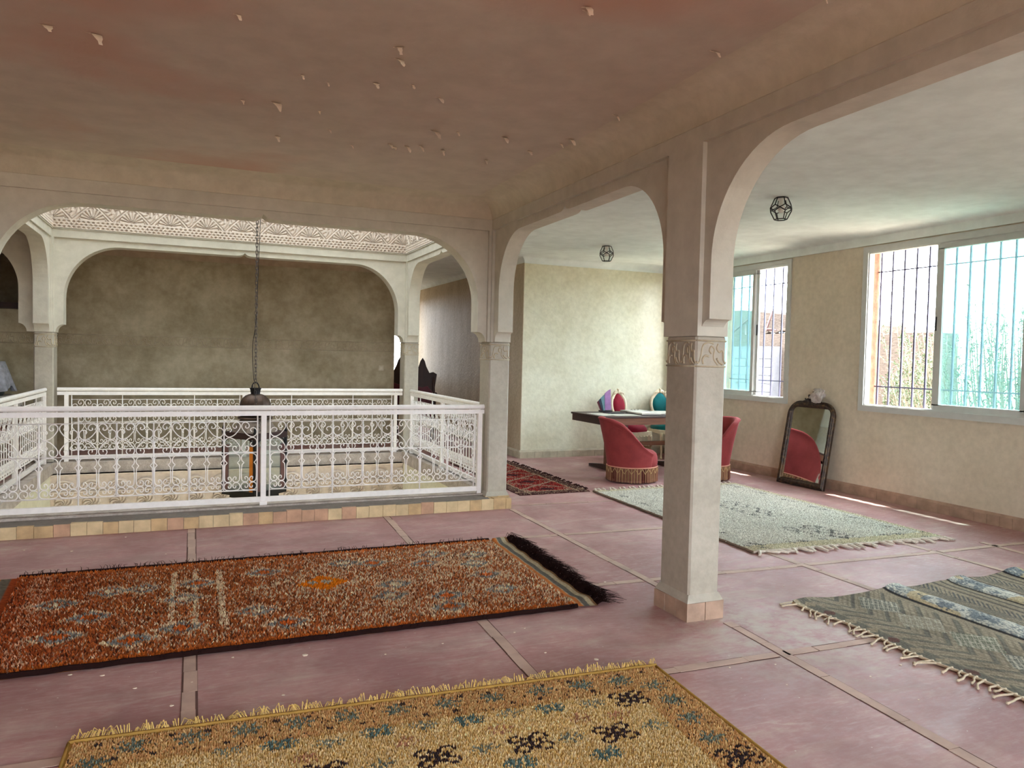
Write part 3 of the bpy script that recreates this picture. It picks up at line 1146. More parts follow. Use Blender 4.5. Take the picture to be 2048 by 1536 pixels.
def lantern():
    cx, cy = .64, 8.95
    root = empty('hanging_lantern', (cx, cy, -.1))
    tag(root, 'big dark metal lantern with ribbed dome hanging in the stairwell', 'lantern')
    O = .1
    dome_m = plain('aged_bronze', (84, 66, 56), .45, .5, metal=.55, var=.3, scale=12, bump=.001)
    roof_m = plain('grey_tin', (132, 118, 106), .5, .5, metal=.4, var=.2, scale=12)
    # ribbed dome
    mb = MB()
    prof = [(.172, .88), (.172, .90), (.170, .93), (.160, .98), (.138, 1.02), (.105, 1.05), (.07, 1.065), (.05, 1.068)]
    mb.lathe([(r, z + O) for r, z in prof], 60, rfun=lambda a, z: 1 + .035 * abs(math.sin(a * 10)) - .02)
    mb.build('dome', dome_m, root, smooth=True, angle=60)
    mb = MB()
    mb.lathe([(.052, 1.055 + O), (.05, 1.08 + O), (.058, 1.12 + O), (.066, 1.135 + O), (.060, 1.136 + O), (.052, 1.12 + O), (.0, 1.118 + O)], 20)
    mb.build('neck', M['iron'], root, smooth=True, angle=40)
    mb = MB()
    mb.tube([(.04 * math.cos(a), .04 * math.sin(a) * .3, 1.125 + O + .075 * math.sin(a)) for a in [k / 12 * PI for k in range(13)]], .007, 8)
    mb.build('ring_handle', M['iron'], root, smooth=True)
    mb = MB()
    mb.lathe([(.16, .82 + O), (.178, .825 + O), (.186, .84 + O), (.178, .858 + O), (.165, .862 + O), (.165, .88 + O), (.175, .885 + O)], 40)
    mb.lathe([(.15, .78 + O), (.182, .785 + O), (.19, .797 + O), (.182, .81 + O), (.15, .815 + O)], 40)
    mb.build('collar', dome_m, root, smooth=True, angle=50)
    rot = Matrix.Rotation(math.radians(41), 4, 'Z')
    hs = .235
    # flared octagon-to-square roof
    mb = MB()
    n = 8
    top = [Vector((.165 * math.cos(2 * PI * (k + .5) / n), .165 * math.sin(2 * PI * (k + .5) / n), .785 + O)) for k in range(n)]
    c8 = [(1, .45), (.45, 1), (-.45, 1), (-1, .45), (-1, -.45), (-.45, -1), (.45, -1), (1, -.45)]
    bot = [rot @ Vector((x * hs * 1.02, y * hs * 1.02, .64 + O)) for x, y in c8]
    # order both by angle
    top.sort(key=lambda p: math.atan2(p.y, p.x))
    bot.sort(key=lambda p: math.atan2(p.y, p.x))
    mb.add(top + bot, [(i, (i + 1) % 8, 8 + (i + 1) % 8, 8 + i) for i in range(8)] + [tuple(range(8)), tuple(range(15, 7, -1))])
    mb.build('roof', roof_m, root)
    mb = MB()
    mb.box(-hs * 1.06, hs * 1.06, -hs * 1.06, hs * 1.06, .575 + O, .645 + O, M=rot)
    mb.build('cornice', plain('dark_brown_tin', (58, 38, 36), .5, .4, metal=.3), root)
    for sx, sy in ((-1, -1), (1, -1), (1, 1), (-1, 1)):
        mb = MB()
        c = rot @ Vector((sx * hs, sy * hs, 0))
        mb.lathe([(.022, .64 + O), (.02, .66 + O), (.012, .67 + O), (.018, .685 + O), (.010, .71 + O), (.0015, .74 + O)], 10, c=(c.x, c.y, 0))
        mb.build('finial', M['iron'], root, smooth=True)
        mb = MB()
        mb.box(sx * hs - .014, sx * hs + .014, sy * hs - .014, sy * hs + .014, -.02 + O, .58 + O, M=rot)
        # curved bracket under the cornice
        for ax in (0, 1):
            P = []
            for k in range(7):
                a = k / 6 * PI / 2
                d = .09 * (1 - math.cos(a))
                z = .49 + .085 * math.sin(a)
                P.append(rot @ (Vector((sx * (hs - .01 - d), sy * hs, z + O)) if ax == 0 else Vector((sx * hs, sy * (hs - .01 - d), z + O))))
            mb.tube(P, .008, 6)
        mb.build('corner_post', M['iron'], root)
    amber = plain('amber_glass', (196, 112, 18), .2, .6)
    mauve = plain('mauve_glass', (104, 72, 70), .25, .5)
    for i in range(4):
        R4 = rot @ Matrix.Rotation(i * PI / 2, 4, 'Z')
        mb = MB()
        mb.box(-hs + .014, hs - .014, -hs - .002, -hs + .002, .0 + O, .575 + O, M=R4)
        mb.build('glass_pane', M['clear'], root)
        mb = MB()
        mb.box(-hs + .016, -hs + .075, -hs - .006, -hs + .006, .0 + O, .50 + O, M=R4)
        mb.build('stained_strip', mauve, root)
        mb = MB()
        mb.box(hs - .075, hs - .016, -hs - .006, -hs + .006, .0 + O, .50 + O, M=R4)
        mb.build('stained_strip', amber if i == 3 else mauve, root)
    mb = MB()
    mb.box(-hs * 1.05, hs * 1.05, -hs * 1.05, hs * 1.05, -.06 + O, .0 + O, M=rot)
    mb.box(-hs * .8, hs * .8, -hs * .8, hs * .8, -.10 + O, -.06 + O, M=rot)
    mb.build('base', M['iron'], root)
    mb = MB()
    mb.lathe([(.0, .10 + O), (.035, .11 + O), (.045, .16 + O), (.03, .21 + O), (.02, .25 + O)], 16)
    mb.build('bulb', plain('white_bulb', (225, 225, 225), .3, .5), root, smooth=True)
    # chain
    mb = MB()
    z = 1.195
    k = 0
    while z < 4.29:
        torus_link(mb, Vector((0, 0, z + .1 + .022)), .058, .0125, .0038, (k % 2) * PI / 2 + .4)
        z += .0425
        k += 1
    mb.build('chain', plain('chain_steel', (96, 88, 84), .4, .5, metal=.7), root, smooth=True)
    mb = MB()
    z = 1.20
    k = 0
    y = -.19
    P = [(-.03, -.06, 1.2), (-.01, -.18, 1.05), (.0, -.20, .85), (.03, -.22, .72), (.05, -.24, .60), (.055, -.245, .50)]
    C2 = catmull(P, 12)
    acc = 0
    last = C2[0]
    for p in C2[1:]:
        if (p - last).length >= .036:
            torus_link(mb, p + Vector((0, 0, .1)), .048, .011, .0032, (k % 2) * PI / 2)
            last = p
            k += 1
    mb.build('slack_chain', plain('slack_chain_steel', (70, 64, 62), .4, .5, metal=.7), root, smooth=True)
    mb = MB()
    mb.tube(catmull([(.02, 0, 4.3 + .1), (.035, .01, 3.2 + .1), (.015, 0, 2.4 + .1), (.0, .01, 1.9 + .1), (-.035, 0, 1.6 + .1), (-.02, 0, 1.25 + .1), (0, 0, 1.2 + .1)], 8), .0035, 6)
    mb.build('power_cable', M['iron'], root, smooth=True)


lantern()


# ------------------------------------------------------------------ ceiling lamps
def ceiling_lamp(x, y, label, rz):
    root = empty('ceiling_lamp', (x, y, CEIL), rz)
    tag(root, label, 'lamp', 'faceted glass ceiling lamps')
    n = 6
    def ring(r, z, off):
        return [Vector((r * math.cos(2 * PI * (k + off) / n), r * math.sin(2 * PI * (k + off) / n), z)) for k in range(n)]
    T = ring(.058, -.006, 0)
    A = ring(.088, -.075, 0)
    B = ring(.104, -.105, .5)
    C_ = ring(.092, -.132, 0)
    D = ring(.056, -.205, 0)
    mb = MB()
    r = .0052
    for i in range(n):
        j = (i + 1) % n
        h = (i - 1) % n
        for a, b in ((T[i], T[j]), (T[i], A[i]), (A[i], B[i]), (A[i], B[h]), (C_[i], B[i]), (C_[i], B[h]), (C_[i], D[i]), (D[i], D[j])):
            mb.tube([a, b], r, 5)
    mb.build('frame', M['iron'], root)
    mb = MB()
    for i in range(n):
        j = (i + 1) % n
        mb.add([T[i], T[j], A[j], B[i], A[i]], [(0, 1, 2, 3, 4)])
        mb.add([A[i], B[i], C_[i], B[i - 1]], [(0, 1, 2, 3)])
        mb.add([D[i], D[j], C_[j], B[i], C_[i]], [(0, 1, 2, 3, 4)])
    mb.build('glass_panes', M['clear'], root, recalc=False)
    mb = MB()
    mb.lathe([(.05, 0), (.05, -.02), (.018, -.024), (.018, -.06), (.030, -.09), (.034, -.115), (.02, -.14), (.0, -.145)], 14)
    mb.build('bulb', M['white_metal'], root, smooth=True, angle=50)


ceiling_lamp(5.05, 5.55, 'faceted black and glass ceiling lamp nearer to the big window', .2)
ceiling_lamp(5.19, 9.02, 'faceted black and glass ceiling lamp above the writing desk', .5)


# ------------------------------------------------------------------ windows in the right wall
def window(idx, y0, y1, z0, z1, open_far, tinted):
    """sliding window; open_far: the half nearer the viewer holds the panes when False"""
    name = 'window_%d' % idx
    root = empty(name, (WX0, (y0 + y1) / 2, z0))
    tag(root, kind='structure')
    hy = (y1 - y0) / 2
    H = z1 - z0
    xi = -.02
    fw = .06
    mb = MB()
    # outer casing flush with the plaster, and the track frame
    for a, b, c, d in ((-hy - .01, hy + .01, -.01, fw), (-hy - .01, hy + .01, H - fw, H + .01), (-hy - .01, -hy + fw, fw, H - fw), (hy - fw, hy + .01, fw, H - fw)):
        mb.box(xi, .05, a, b, c, d)
    for a, b, c, d in ((-hy + fw, hy - fw, fw, fw + .012), (-hy + fw, hy - fw, H - fw - .012, H - fw), (-hy + fw, -hy + fw + .012, fw, H - fw), (hy - fw - .012, hy - fw, fw, H - fw)):
        mb.box(-.004, .07, a, b, c, d)
    mb.build('window_frame', M['alu'], root)
    s = 1 if open_far else -1
    # two sashes parked over the closed half
    for k, (xa, off) in enumerate(((.0, .0), (.032, .05))):
        a, b = sorted((-s * (hy - fw - .012), s * (.035 + off)))
        sash = MB()
        w = .055
        for p in ((a, b, fw + .012, fw + .012 + w), (a, b, H - fw - .012 - w, H - fw - .012), (a, a + w, fw + w, H - fw - w), (b - w, b, fw + w, H - fw - w)):
            sash.box(xa, xa + .028, *p)
        so = sash.build('sash', M['alu'], root)
        g = MB()
        g.box(xa + .011, xa + .016, a + w, b - w, fw + .012 + w, H - fw - .012 - w)
        g.build('pane', (M['tinted'] if tinted else M['clear']) if k == 0 else M['clear'], so)
        if k == 1:
            h = MB()
            yy = s * (.035 + off) - s * .02
            h.bbox(xa - .012, xa, yy - .010, yy + .010, H * .48, H * .48 + .15, .004)
            h.build('pull_handle', M['black'], so)
    # iron grille outside
    mb = MB()
    n = int((2 * hy) / .163)
    for i in range(n + 1):
        y = -hy + .05 + i * (2 * hy - .1) / n
        mb.box(.212, .230, y - .009, y + .009, .01, H - .01)
    for z in (.28, H - .27, .012, H - .018):
        mb.box(.213, .217, -hy, hy, z - .007, z + .007)
    mb.build('grille', M['bar'], root)
    # terracotta rendered reveal seen past the frame
    mb = MB()
    mb.box(.07, .24, hy - .012, hy, 0, H)
    mb.box(.07, .24, -hy, -hy + .012, 0, H)
    mb.build('reveal', plain('terracotta_reveal_%d' % idx, (150, 108, 86), .9, .1, var=.25, scale=12, bump=.004), root)


window(1, *OPEN_R[0], False, True)
window(2, *OPEN_R[1], True, True)
window(3, *OPEN_R[2], True, True)
window(4, *OPEN_R[3], True, True)
window(5, *OPEN_R[4], True, False)  # unseen window behind the column, added to brighten the back wall


# ------------------------------------------------------------------ rugs
def tufts(name, quad, sp, colfn, h, w, seed, parent, z0=.004, jit=.45, lean=.4, drop=None, zfn=None):
    """pile of small wool tufts over a quad A,B,C,D (A->B along u, A->D along v)"""
    rng = np.random.default_rng(seed)
    A, B, C_, D = [np.array(p, float) for p in quad]
    nu = int(np.linalg.norm(B - A) / sp)
    nv = int(np.linalg.norm(D - A) / sp)
    u, v = np.meshgrid((np.arange(nu) + .5) / nu, (np.arange(nv) + .5) / nv)
    u = (u + rng.uniform(-jit, jit, u.shape) / nu).ravel()
    v = (v + rng.uniform(-jit, jit, v.shape) / nv).ravel()
    u, v = np.clip(u, 0, 1), np.clip(v, 0, 1)
    P = (A * (1 - u)[:, None] * (1 - v)[:, None] + B * u[:, None] * (1 - v)[:, None] + C_ * u[:, None] * v[:, None] + D * (1 - u)[:, None] * v[:, None])
    x, y = P[:, 0], P[:, 1]
    n = len(x)
    col = colfn(x, y, u, v, rng) / 255.0
    col = np.where(col <= .04045, col / 12.92, ((col + .055) / 1.055) ** 2.4)
    zz = z0 + (zfn(x, y) if zfn is not None else 0)
    a = rng.uniform(0, 2 * PI, n)
    ww = w * rng.uniform(.75, 1.3, n)
    hh = h * rng.uniform(.7, 1.2, n)
    V = np.zeros((n, 5, 3))
    for k in range(4):
        V[:, k, 0] = x + ww * np.cos(a + k * PI / 2)
        V[:, k, 1] = y + ww * np.sin(a + k * PI / 2)
        V[:, k, 2] = zz
    la = rng.uniform(0, 2 * PI, n)
    V[:, 4, 0] = x + np.cos(la) * hh * lean
    V[:, 4, 1] = y + np.sin(la) * hh * lean
    V[:, 4, 2] = zz + hh
    base = (np.arange(n) * 5)[:, None]
    F = np.concatenate([base + np.array([[0, 1, 4]]), base + np.array([[1, 2, 4]]), base + np.array([[2, 3, 4]]), base + np.array([[3, 0, 4]])])
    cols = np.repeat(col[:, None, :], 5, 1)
    cols[:, :4] *= .9  # tuft feet darker: shade between tufts put into the colour
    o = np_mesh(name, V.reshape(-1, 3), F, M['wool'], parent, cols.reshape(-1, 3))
    return o


def quad_slab(name, quad, z0, z1, mat, parent, nsub=24, wav=.006, seed=0):
    rnd = random.Random(seed)
    mb = MB()
    P = []
    Q = [Vector((*q, 0)) for q in quad]
    for i in range(4):
        a, b = Q[i], Q[(i + 1) % 4]
        for k in range(nsub):
            p = a.lerp(b, k / nsub)
            P.append((p.x + rnd.uniform(-wav, wav), p.y + rnd.uniform(-wav, wav)))
    mb.prism(P, lambda u, v, w: Vector((u, v, w)), z0, z1)
    return mb.build(name, mat, parent)


def pick(rng, n, cols, probs):
    """choose a colour per tuft; probs (k,) or (k,n)"""
    cols = np.array(cols, float)
    pr = np.array(probs, float)
    if pr.ndim == 1:
        pr = np.repeat(pr[:, None], n, 1)
    cs = np.cumsum(pr / pr.sum(0), 0)
    r = rng.random(n)
    idx = (r[None, :] > cs).sum(0)
    return cols[np.clip(idx, 0, len(cols) - 1)]


def lattice_noise(x, y, s, seed):
    rng = np.random.default_rng(seed)
    G = rng.random((64, 64))
    X, Y = x / s, y / s
    i, j = np.floor(X).astype(int), np.floor(Y).astype(int)
    fx, fy = X - i, Y - j
    fx, fy = fx * fx * (3 - 2 * fx), fy * fy * (3 - 2 * fy)
    g = lambda a, b: G[a % 64, b % 64]
    return (g(i, j) * (1 - fx) * (1 - fy) + g(i + 1, j) * fx * (1 - fy) + g(i, j + 1) * (1 - fx) * fy + g(i + 1, j + 1) * fx * fy)


BMP_KNOT = [".##...##.", "#..#.#..#", "#..###..#", ".##.#.##.", "..#####..", ".##.#.##.", "#..###..#", "#..#.#..#", ".##...##."]
BMP_FLOWER = ["..#...#..", ".###.###.", "..#####..", "###.#.###", "..#####..", "###.#.###", "..#####..", ".###.###.", "..#...#.."]
BMP_BUD = ["...#...", ".#.#.#.", "..###..", "###.###", "..###..", ".#.#.#.", "...#..."]


def stamp(x, y, cx, cy, size, bmp, sy=1.0):
    A_ = np.array([[c == '#' for c in r] for r in bmp])
    n, m_ = A_.shape
    i = np.floor((x - cx) / size * m_ + m_ / 2).astype(int)
    j = np.floor((y - cy) / (size * sy) * n + n / 2).astype(int)
    ok = (i >= 0) & (i < m_) & (j >= 0) & (j < n)
    out = np.zeros(x.shape, bool)
    out[ok] = A_[j[ok], i[ok]]
    return out


def fringe_strands(mb, p, q, n, length, r, out, rnd, clump=6, lift=.01, spread=.7, z=.008):
    p, q, out = Vector((*p, 0)), Vector((*q, 0)), Vector((*out, 0))
    side = (q - p).normalized()
    ang, ln = 0, length
    for i in range(n):
        if i % clump == 0:
            ang = rnd.uniform(-spread, spread)
            ln = length * rnd.uniform(.45, 1.15)
        b = p.lerp(q, (i + rnd.uniform(-.4, .4)) / n)
        a = ang + rnd.uniform(-.25, .25)
        l = ln * rnd.uniform(.8, 1.1)
        d = out * math.cos(a) + side * math.sin(a)
        k = rnd.uniform(-.35, .35)
        d2 = out * math.cos(a + k) + side * math.sin(a + k)
        z1 = z + rnd.uniform(0, lift)
        P = [b + Vector((0, 0, z)), b + d * l * .4 + Vector((0, 0, z1 + rnd.uniform(0, lift))), b + d * l * .5 + d2 * l * .5 + Vector((0, 0, max(r, z1 * .4)))]
        mb.tube(P, [r, r * .9, r * .3], 3)


def orange_rug():
    root = empty('rug', (.7, 4.95, 0))
    tag(root, 'long rust orange shaggy rug with a bright orange diamond and black fringe', 'rug')
    root.location = (0, 0, 0)
    quad = [(-1.06, 5.80), (2.285, 5.80), (2.20, 4.075), (-.93, 4.065)]
    kil_r = [(2.275, 5.80), (2.435, 5.83), (2.345, 4.06), (2.19, 4.075)]
    kil_l = [(-1.30, 5.79), (-1.05, 5.80), (-.92, 4.065), (-1.18, 4.065)]
    backing = plain('rug_backing_brown', (92, 56, 34), .95, .05)
    quad_slab('backing', quad, .002, .012, backing, root, seed=2)

    def colf(x, y, u, v, rng):
        n = len(x)
        nz = lattice_noise(x, y, .16, 5)
        nz2 = lattice_noise(x + 9, y, .5, 6)
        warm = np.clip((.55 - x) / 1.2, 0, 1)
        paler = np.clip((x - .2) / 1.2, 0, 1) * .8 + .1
        cream = .08 + .34 * paler * (.4 + nz) + .1 * (nz > .72)
        rust = .45 - .1 * paler
        orange = .25 + .12 * (nz2 > .5) + .1 * warm
        brown = .20 - .08 * paler
        pale = .05 + .18 * paler
        # cream cross bands and edge bands
        for xc, w_, ya, yb in ((-.115, .016, 4.42, 5.58), (.015, .016, 4.43, 5.62), (.165, .02, 4.41, 5.57)):
            m_ = (np.abs(x - xc) < w_) & (y > ya) & (y < yb)
            cream = np.where(m_, 3.0, cream)
        m_ = (x > -.12) & (x < .02) & (np.abs(((y * 3.1) % 1) - .5) < .23) & (y > 4.42) & (y < 5.6)
        cream = np.where(m_, cream + .3, cream)
        m_ = (x - (5.8 - y) * .07 > -.97) & (x - (5.8 - y) * .07 < -.85)
        cream = np.where(m_, cream + .45, cream)
        dx, dy = np.abs(x - .80), np.abs(y - 5.03)
        halo = (dx / .5 + dy / .42 < 1)
        cream = np.where(halo, cream + .30, cream)
        c = pick(rng, n, [(148, 82, 48), (172, 100, 52), (206, 182, 150), (88, 52, 36), (172, 136, 108)], np.stack([rust, orange, cream, brown, pale]))
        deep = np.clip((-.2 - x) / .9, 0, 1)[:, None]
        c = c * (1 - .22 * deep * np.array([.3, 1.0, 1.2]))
        # motifs
        motifs = [(-.54, 4.8), (-.48, 5.27), (-.06, 4.46), (.35, 4.61), (-.66, 4.52), (-.05, 4.98), (.03, 5.28), (-.29, 5.27), (1.57, 5.27), (1.92, 5.16), (1.9, 4.87), (1.16, 4.63), (1.5, 4.52), (1.88, 4.53), (1.45, 4.31), (1.01, 5.46), (1.21, 5.4), (1.24, 4.85), (.45, 5.4), (-.75, 5.1), (-.3, 4.35), (1.7, 5.5), (.5, 4.35), (2.0, 5.4)]
        for i, (mx, my) in enumerate(motifs):
            a = np.abs(x - mx) / .125 + np.abs(y - my) / .10
            grey = (a < 1) & (a > .55)
            core = (a < .42)
            k = rng.random(n)
            c = np.where((grey & (k < .8))[:, None], np.array([134, 134, 128]) * rng.uniform(.75, 1.15, n)[:, None], c)
            c = np.where((core & (k < .85))[:, None], np.array([(188, 96, 44), (204, 190, 160)][i % 2]), c)
            ring = (a > 1) & (a < 1.3)
            c = np.where((ring & (k < .6))[:, None], np.array([208, 180, 146]), c)
        dia = (dx / .175 + dy / .165 < 1)
        c = np.where(dia[:, None], np.array([216, 118, 26]) * rng.uniform(.85, 1.1, n)[:, None], c)
        for ex, ey in ((.735, 5.055), (.825, 5.055)):
            e = (np.abs(x - ex) / .045 + np.abs(y - ey) / .045 < 1)
            c = np.where(e[:, None], np.array([168, 160, 140]) * rng.uniform(.75, 1.15, n)[:, None], c)
        edge = (v < .035) | (v > .955)
        c = np.where((edge & (rng.random(n) < .8))[:, None], np.array([172, 92, 40]), c)
        return np.clip(c * rng.uniform(.95, 1.36, n)[:, None], 0, 255)
    tufts('pile', quad, .0115, colf, .019, .0075, 11, root, z0=.010)
    # dark goat-hair bindings on both long sides
    bind = plain('dark_brown_wool', (36, 20, 18), .95, .05)
    for yy0, yy1, seed in ((5.805, 5.805, 1), (4.065, 4.07, 2)):
        rnd = random.Random(seed)
        mb = MB()
        xa, xb = (-1.06, 2.28) if seed == 1 else (-.93, 2.20)
        P = [(xa + (xb - xa) * k / 60, yy0 + (yy1 - yy0) * k / 60 + rnd.uniform(-.003, .003), .016 + rnd.uniform(-.002, .002)) for k in range(61)]
        mb.tube(P, .0145, 7)
        for k in range(110 if seed == 1 else 40):
            x = rnd.uniform(xa, xb)
            o = .012 if seed == 1 else -.012
            mb.tube([(x, yy0 + o, .02), (x + rnd.uniform(-.01, .01), yy0 + o * 2, .03 + rnd.uniform(0, .012)), (x + rnd.uniform(-.02, .02), yy0 + o * 2.6, .036 + rnd.uniform(0, .014))], [.003, .002, .0006], 3)
        mb.build('binding', bind, root)
    # flat woven striped ends
    for kq, sgn in ((kil_r, 1), (kil_l, -1)):
        A, B, C_, D = [np.array(p) for p in kq]
        nu, nv = 22, 150
        u, v = np.meshgrid(np.linspace(0, 1, nu), np.linspace(0, 1, nv))
        P = (A * ((1 - u) * (1 - v))[..., None] + B * (u * (1 - v))[..., None] + C_ * (u * v)[..., None] + D * ((1 - u) * v)[..., None])
        t_ = u if sgn > 0 else 1 - u
        z = .010 + .004 * np.sin(v * 40 + u * 3) * t_ + .022 * np.exp(-((v - .02) / .03) ** 2) * (t_ > .2) * (sgn > 0) + .012 * np.exp(-((v - .93) / .04) ** 2) * (sgn > 0)
        cols = np.zeros(u.shape + (3,))
        rng = np.random.default_rng(5)
        for a, b, c in ((0, .18, (176, 160, 126)), (.18, .34, (182, 108, 56)), (.34, .42, (160, 146, 118)), (.42, .62, (96, 92, 84)), (.62, .86, (172, 158, 130)), (.86, 1.01, (128, 96, 64))) if sgn > 0 else \
                ((0, .2, (150, 66, 30)), (.2, .45, (104, 96, 82)), (.45, .7, (206, 112, 28)), (.7, 1.01, (96, 86, 78))):
            k = (t_ >= a) & (t_ < b)
            cols[k] = c
        cols *= rng.uniform(.85, 1.1, u.shape)[..., None]
        cl = cols / 255
        cl = np.where(cl <= .04045, cl / 12.92, ((cl + .055) / 1.055) ** 2.4)
        V = np.concatenate([P, z[..., None]], -1).reshape(-1, 3)
        i = np.arange(nu * nv).reshape(nv, nu)
        F = np.stack([i[:-1, :-1], i[:-1, 1:], i[1:, 1:], i[1:, :-1]], -1).reshape(-1, 4)
        np_mesh('striped_end', V, F, M['weave'], root, cl.reshape(-1, 3), smooth=True)
    rnd = random.Random(4)
    mb = MB()
    for l in range(2):
        fringe_strands(mb, (2.43, 5.81), (2.345, 4.07), 420, .19, .0026, (1, .05), rnd, clump=3, lift=.03, spread=.5, z=.007)
    fr = mb.build('black_fringe', bind, root)
    tag(fr, 'long shaggy black fringe', kind='stuff')
    mb = MB()
    fringe_strands(mb, (-1.29, 5.79), (-1.18, 4.07), 260, .10, .0035, (-1, 0), rnd, clump=5, lift=.02, z=.008)
    tag(mb.build('black_fringe', bind, root), kind='stuff')


orange_rug()


def yellow_rug():
    root = empty('rug')
    tag(root, 'golden yellow shaggy rug with blue flowers and black knots, nearest the viewer', 'rug')
    quad = [(-.425, 3.285), (2.14, 3.13), (1.98, .95), (-.47, .95)]
    gold = plain('gold_rug_edge', (164, 128, 66), .95, .05)
    quad_slab('backing', [(-.44, 3.30), (2.155, 3.145), (1.995, .94), (-.485, .94)], .002, .009, gold, root, seed=5, wav=.003)

    def colf(x, y, u, v, rng):
        n = len(x)
        nz = lattice_noise(x, y, .22, 21)
        nz2 = lattice_noise(x + 3, y + 5, .6, 22)
        c = pick(rng, n, [(214, 188, 136), (200, 170, 112), (186, 152, 92), (222, 200, 156)], [.35, .3, .2, .15])
        c = c * (1 - .10 * (nz2 - .5))[:, None]
        topd = 3.285 - (x + .425) * .0603 - y
        rgt = 2.14 - (3.13 - y) * .073 - x
        border = (topd < .20 + .02 * nz) | (rgt < .215 + .02 * nz) | (x < -.24 + .02 * nz)
        bc = pick(rng, n, [(196, 162, 108), (190, 146, 98), (180, 136, 88), (210, 180, 128)], np.stack([.35 + 0 * x, .25 + .3 * nz, .2 + .2 * (x > 1), .25 - .1 * nz]))
        # stray dark flecks in the border
        bc = np.where(((rng.random(n) < .035))[:, None], np.array([72, 58, 50]), bc)
        c = np.where(border[:, None], bc, c)
        if True:
            ln = (np.abs(topd - .21) < .007) | (np.abs(rgt - .225) < .006)
            c = np.where((ln & (rng.random(n) < .6))[:, None], np.array([176, 134, 80]), c)
        teal = [(1.45, 2.91), (1.08, 2.93), (.70, 2.97), (1.5, 2.49), (1.15, 2.55), (.32, 3.0), (.1, 2.7), (.62, 2.55), (-.05, 2.35), (.5, 2.1), (1.3, 2.1), (1.0, 1.7), (.1, 1.8), (1.6, 1.8)]
        for mx, my in teal:
            s = stamp(x, y, mx, my, .145, BMP_FLOWER, .62) & (rng.random(n) < .9)
            c = np.where(s[:, None], np.array([92, 116, 112]) * rng.uniform(.8, 1.15, n)[:, None], c)
        for mx, my in [(1.83, 2.87), (1.61, 2.62), (1.25, 2.67), (.87, 2.70), (.45, 2.74), (1.97, 2.29), (.3, 2.35), (.9, 2.3), (1.65, 2.2), (.6, 1.8), (1.3, 1.75)]:
            s = stamp(x, y, mx, my, .175, BMP_KNOT, .78)
            c = np.where(s[:, None], np.array([56, 46, 48]) * rng.uniform(.8, 1.2, n)[:, None], c)
        for mx, my in [(1.27, 2.93), (.88, 2.95), (1.42, 2.65), (1.06, 2.69), (1.8, 2.62), (1.65, 2.89), (.13, 3.02), (.5, 2.95), (.65, 2.72), (.25, 2.75)]:
            s = stamp(x, y, mx, my, .13, BMP_BUD, .7) & (rng.random(n) < .65)
            c = np.where(s[:, None], np.array([128, 136, 122]) * rng.uniform(.8, 1.1, n)[:, None], c)
        for mx, my in [(1.53, 2.78), (1.17, 2.81), (.78, 2.85), (.4, 2.86), (1.7, 2.75)]:
            s = stamp(x, y, mx, my, .12, BMP_BUD, .7) & (rng.random(n) < .6)
            c = np.where(s[:, None], np.array([172, 124, 96]) * rng.uniform(.85, 1.1, n)[:, None], c)
        for mx, my in [(-.34, 3.1), (-.21, 3.19), (-.0, 3.18), (.2, 3.17), (.41, 3.155), (.61, 3.145), (.82, 3.13), (1.04, 3.11), (1.25, 3.10), (1.48, 3.085), (1.69, 3.07), (1.89, 3.05), (2.01, 2.95), (2.005, 2.79), (1.99, 2.62), (1.96, 2.45), (1.94, 2.1), (-.35, 2.9), (-.35, 2.7), (-.36, 2.5)]:
            r = np.hypot(x - mx, (y - my) * 1.15)
            th = np.arctan2(y - my, x - mx)
            s = (r < .05 + .02 * np.cos(th * 8)) & (rng.random(n) < .75)
            c = np.where(s[:, None], np.array([112, 124, 112]) * rng.uniform(.75, 1.15, n)[:, None], c)
        for k in range(40):
            dx_ = -.4 + k * .066
            dy_ = 3.285 - (dx_ + .425) * .0603 - (.04 if k % 2 else .165)
            s = (np.abs(x - dx_) < .012) & (np.abs(y - dy_) < .010)
            c = np.where((s & (k % 3 != 0))[:, None], np.array([62, 52, 50]), c)
        return np.clip(c * rng.uniform(.98, 1.22, n)[:, None], 0, 255)
    tufts('pile', quad, .0088, colf, .011, .0056, 31, root, z0=.008, lean=.18, jit=.3)
    rnd = random.Random(14)
    mb = MB()
    P = [(-.44 + 2.6 * k / 70, 3.302 - .157 * k / 70 + rnd.uniform(-.002, .002), .011) for k in range(71)]
    mb.tube(P, .009, 6)
    mb.tube([(2.155 - .16 * k / 30, 3.145 - 2.2 * k / 30 + rnd.uniform(-.002, .002), .009) for k in range(31)], .007, 6)
    mb.tube([(-.44 - .045 * k / 30, 3.30 - 2.36 * k / 30 + rnd.uniform(-.002, .002), .009) for k in range(31)], .007, 6)
    mb.build('binding', gold, root, smooth=True)
    mb = MB()
    fringe_strands(mb, (-.435, 3.305), (2.15, 3.15), 430, .062, .0024, (.05, 1), rnd, clump=5, lift=.022, spread=.9, z=.010)
    tag(mb.build('gold_fringe', plain('gold_fringe_wool', (196, 164, 98), .95, .05, var=.25, scale=40), root), kind='stuff')


yellow_rug()


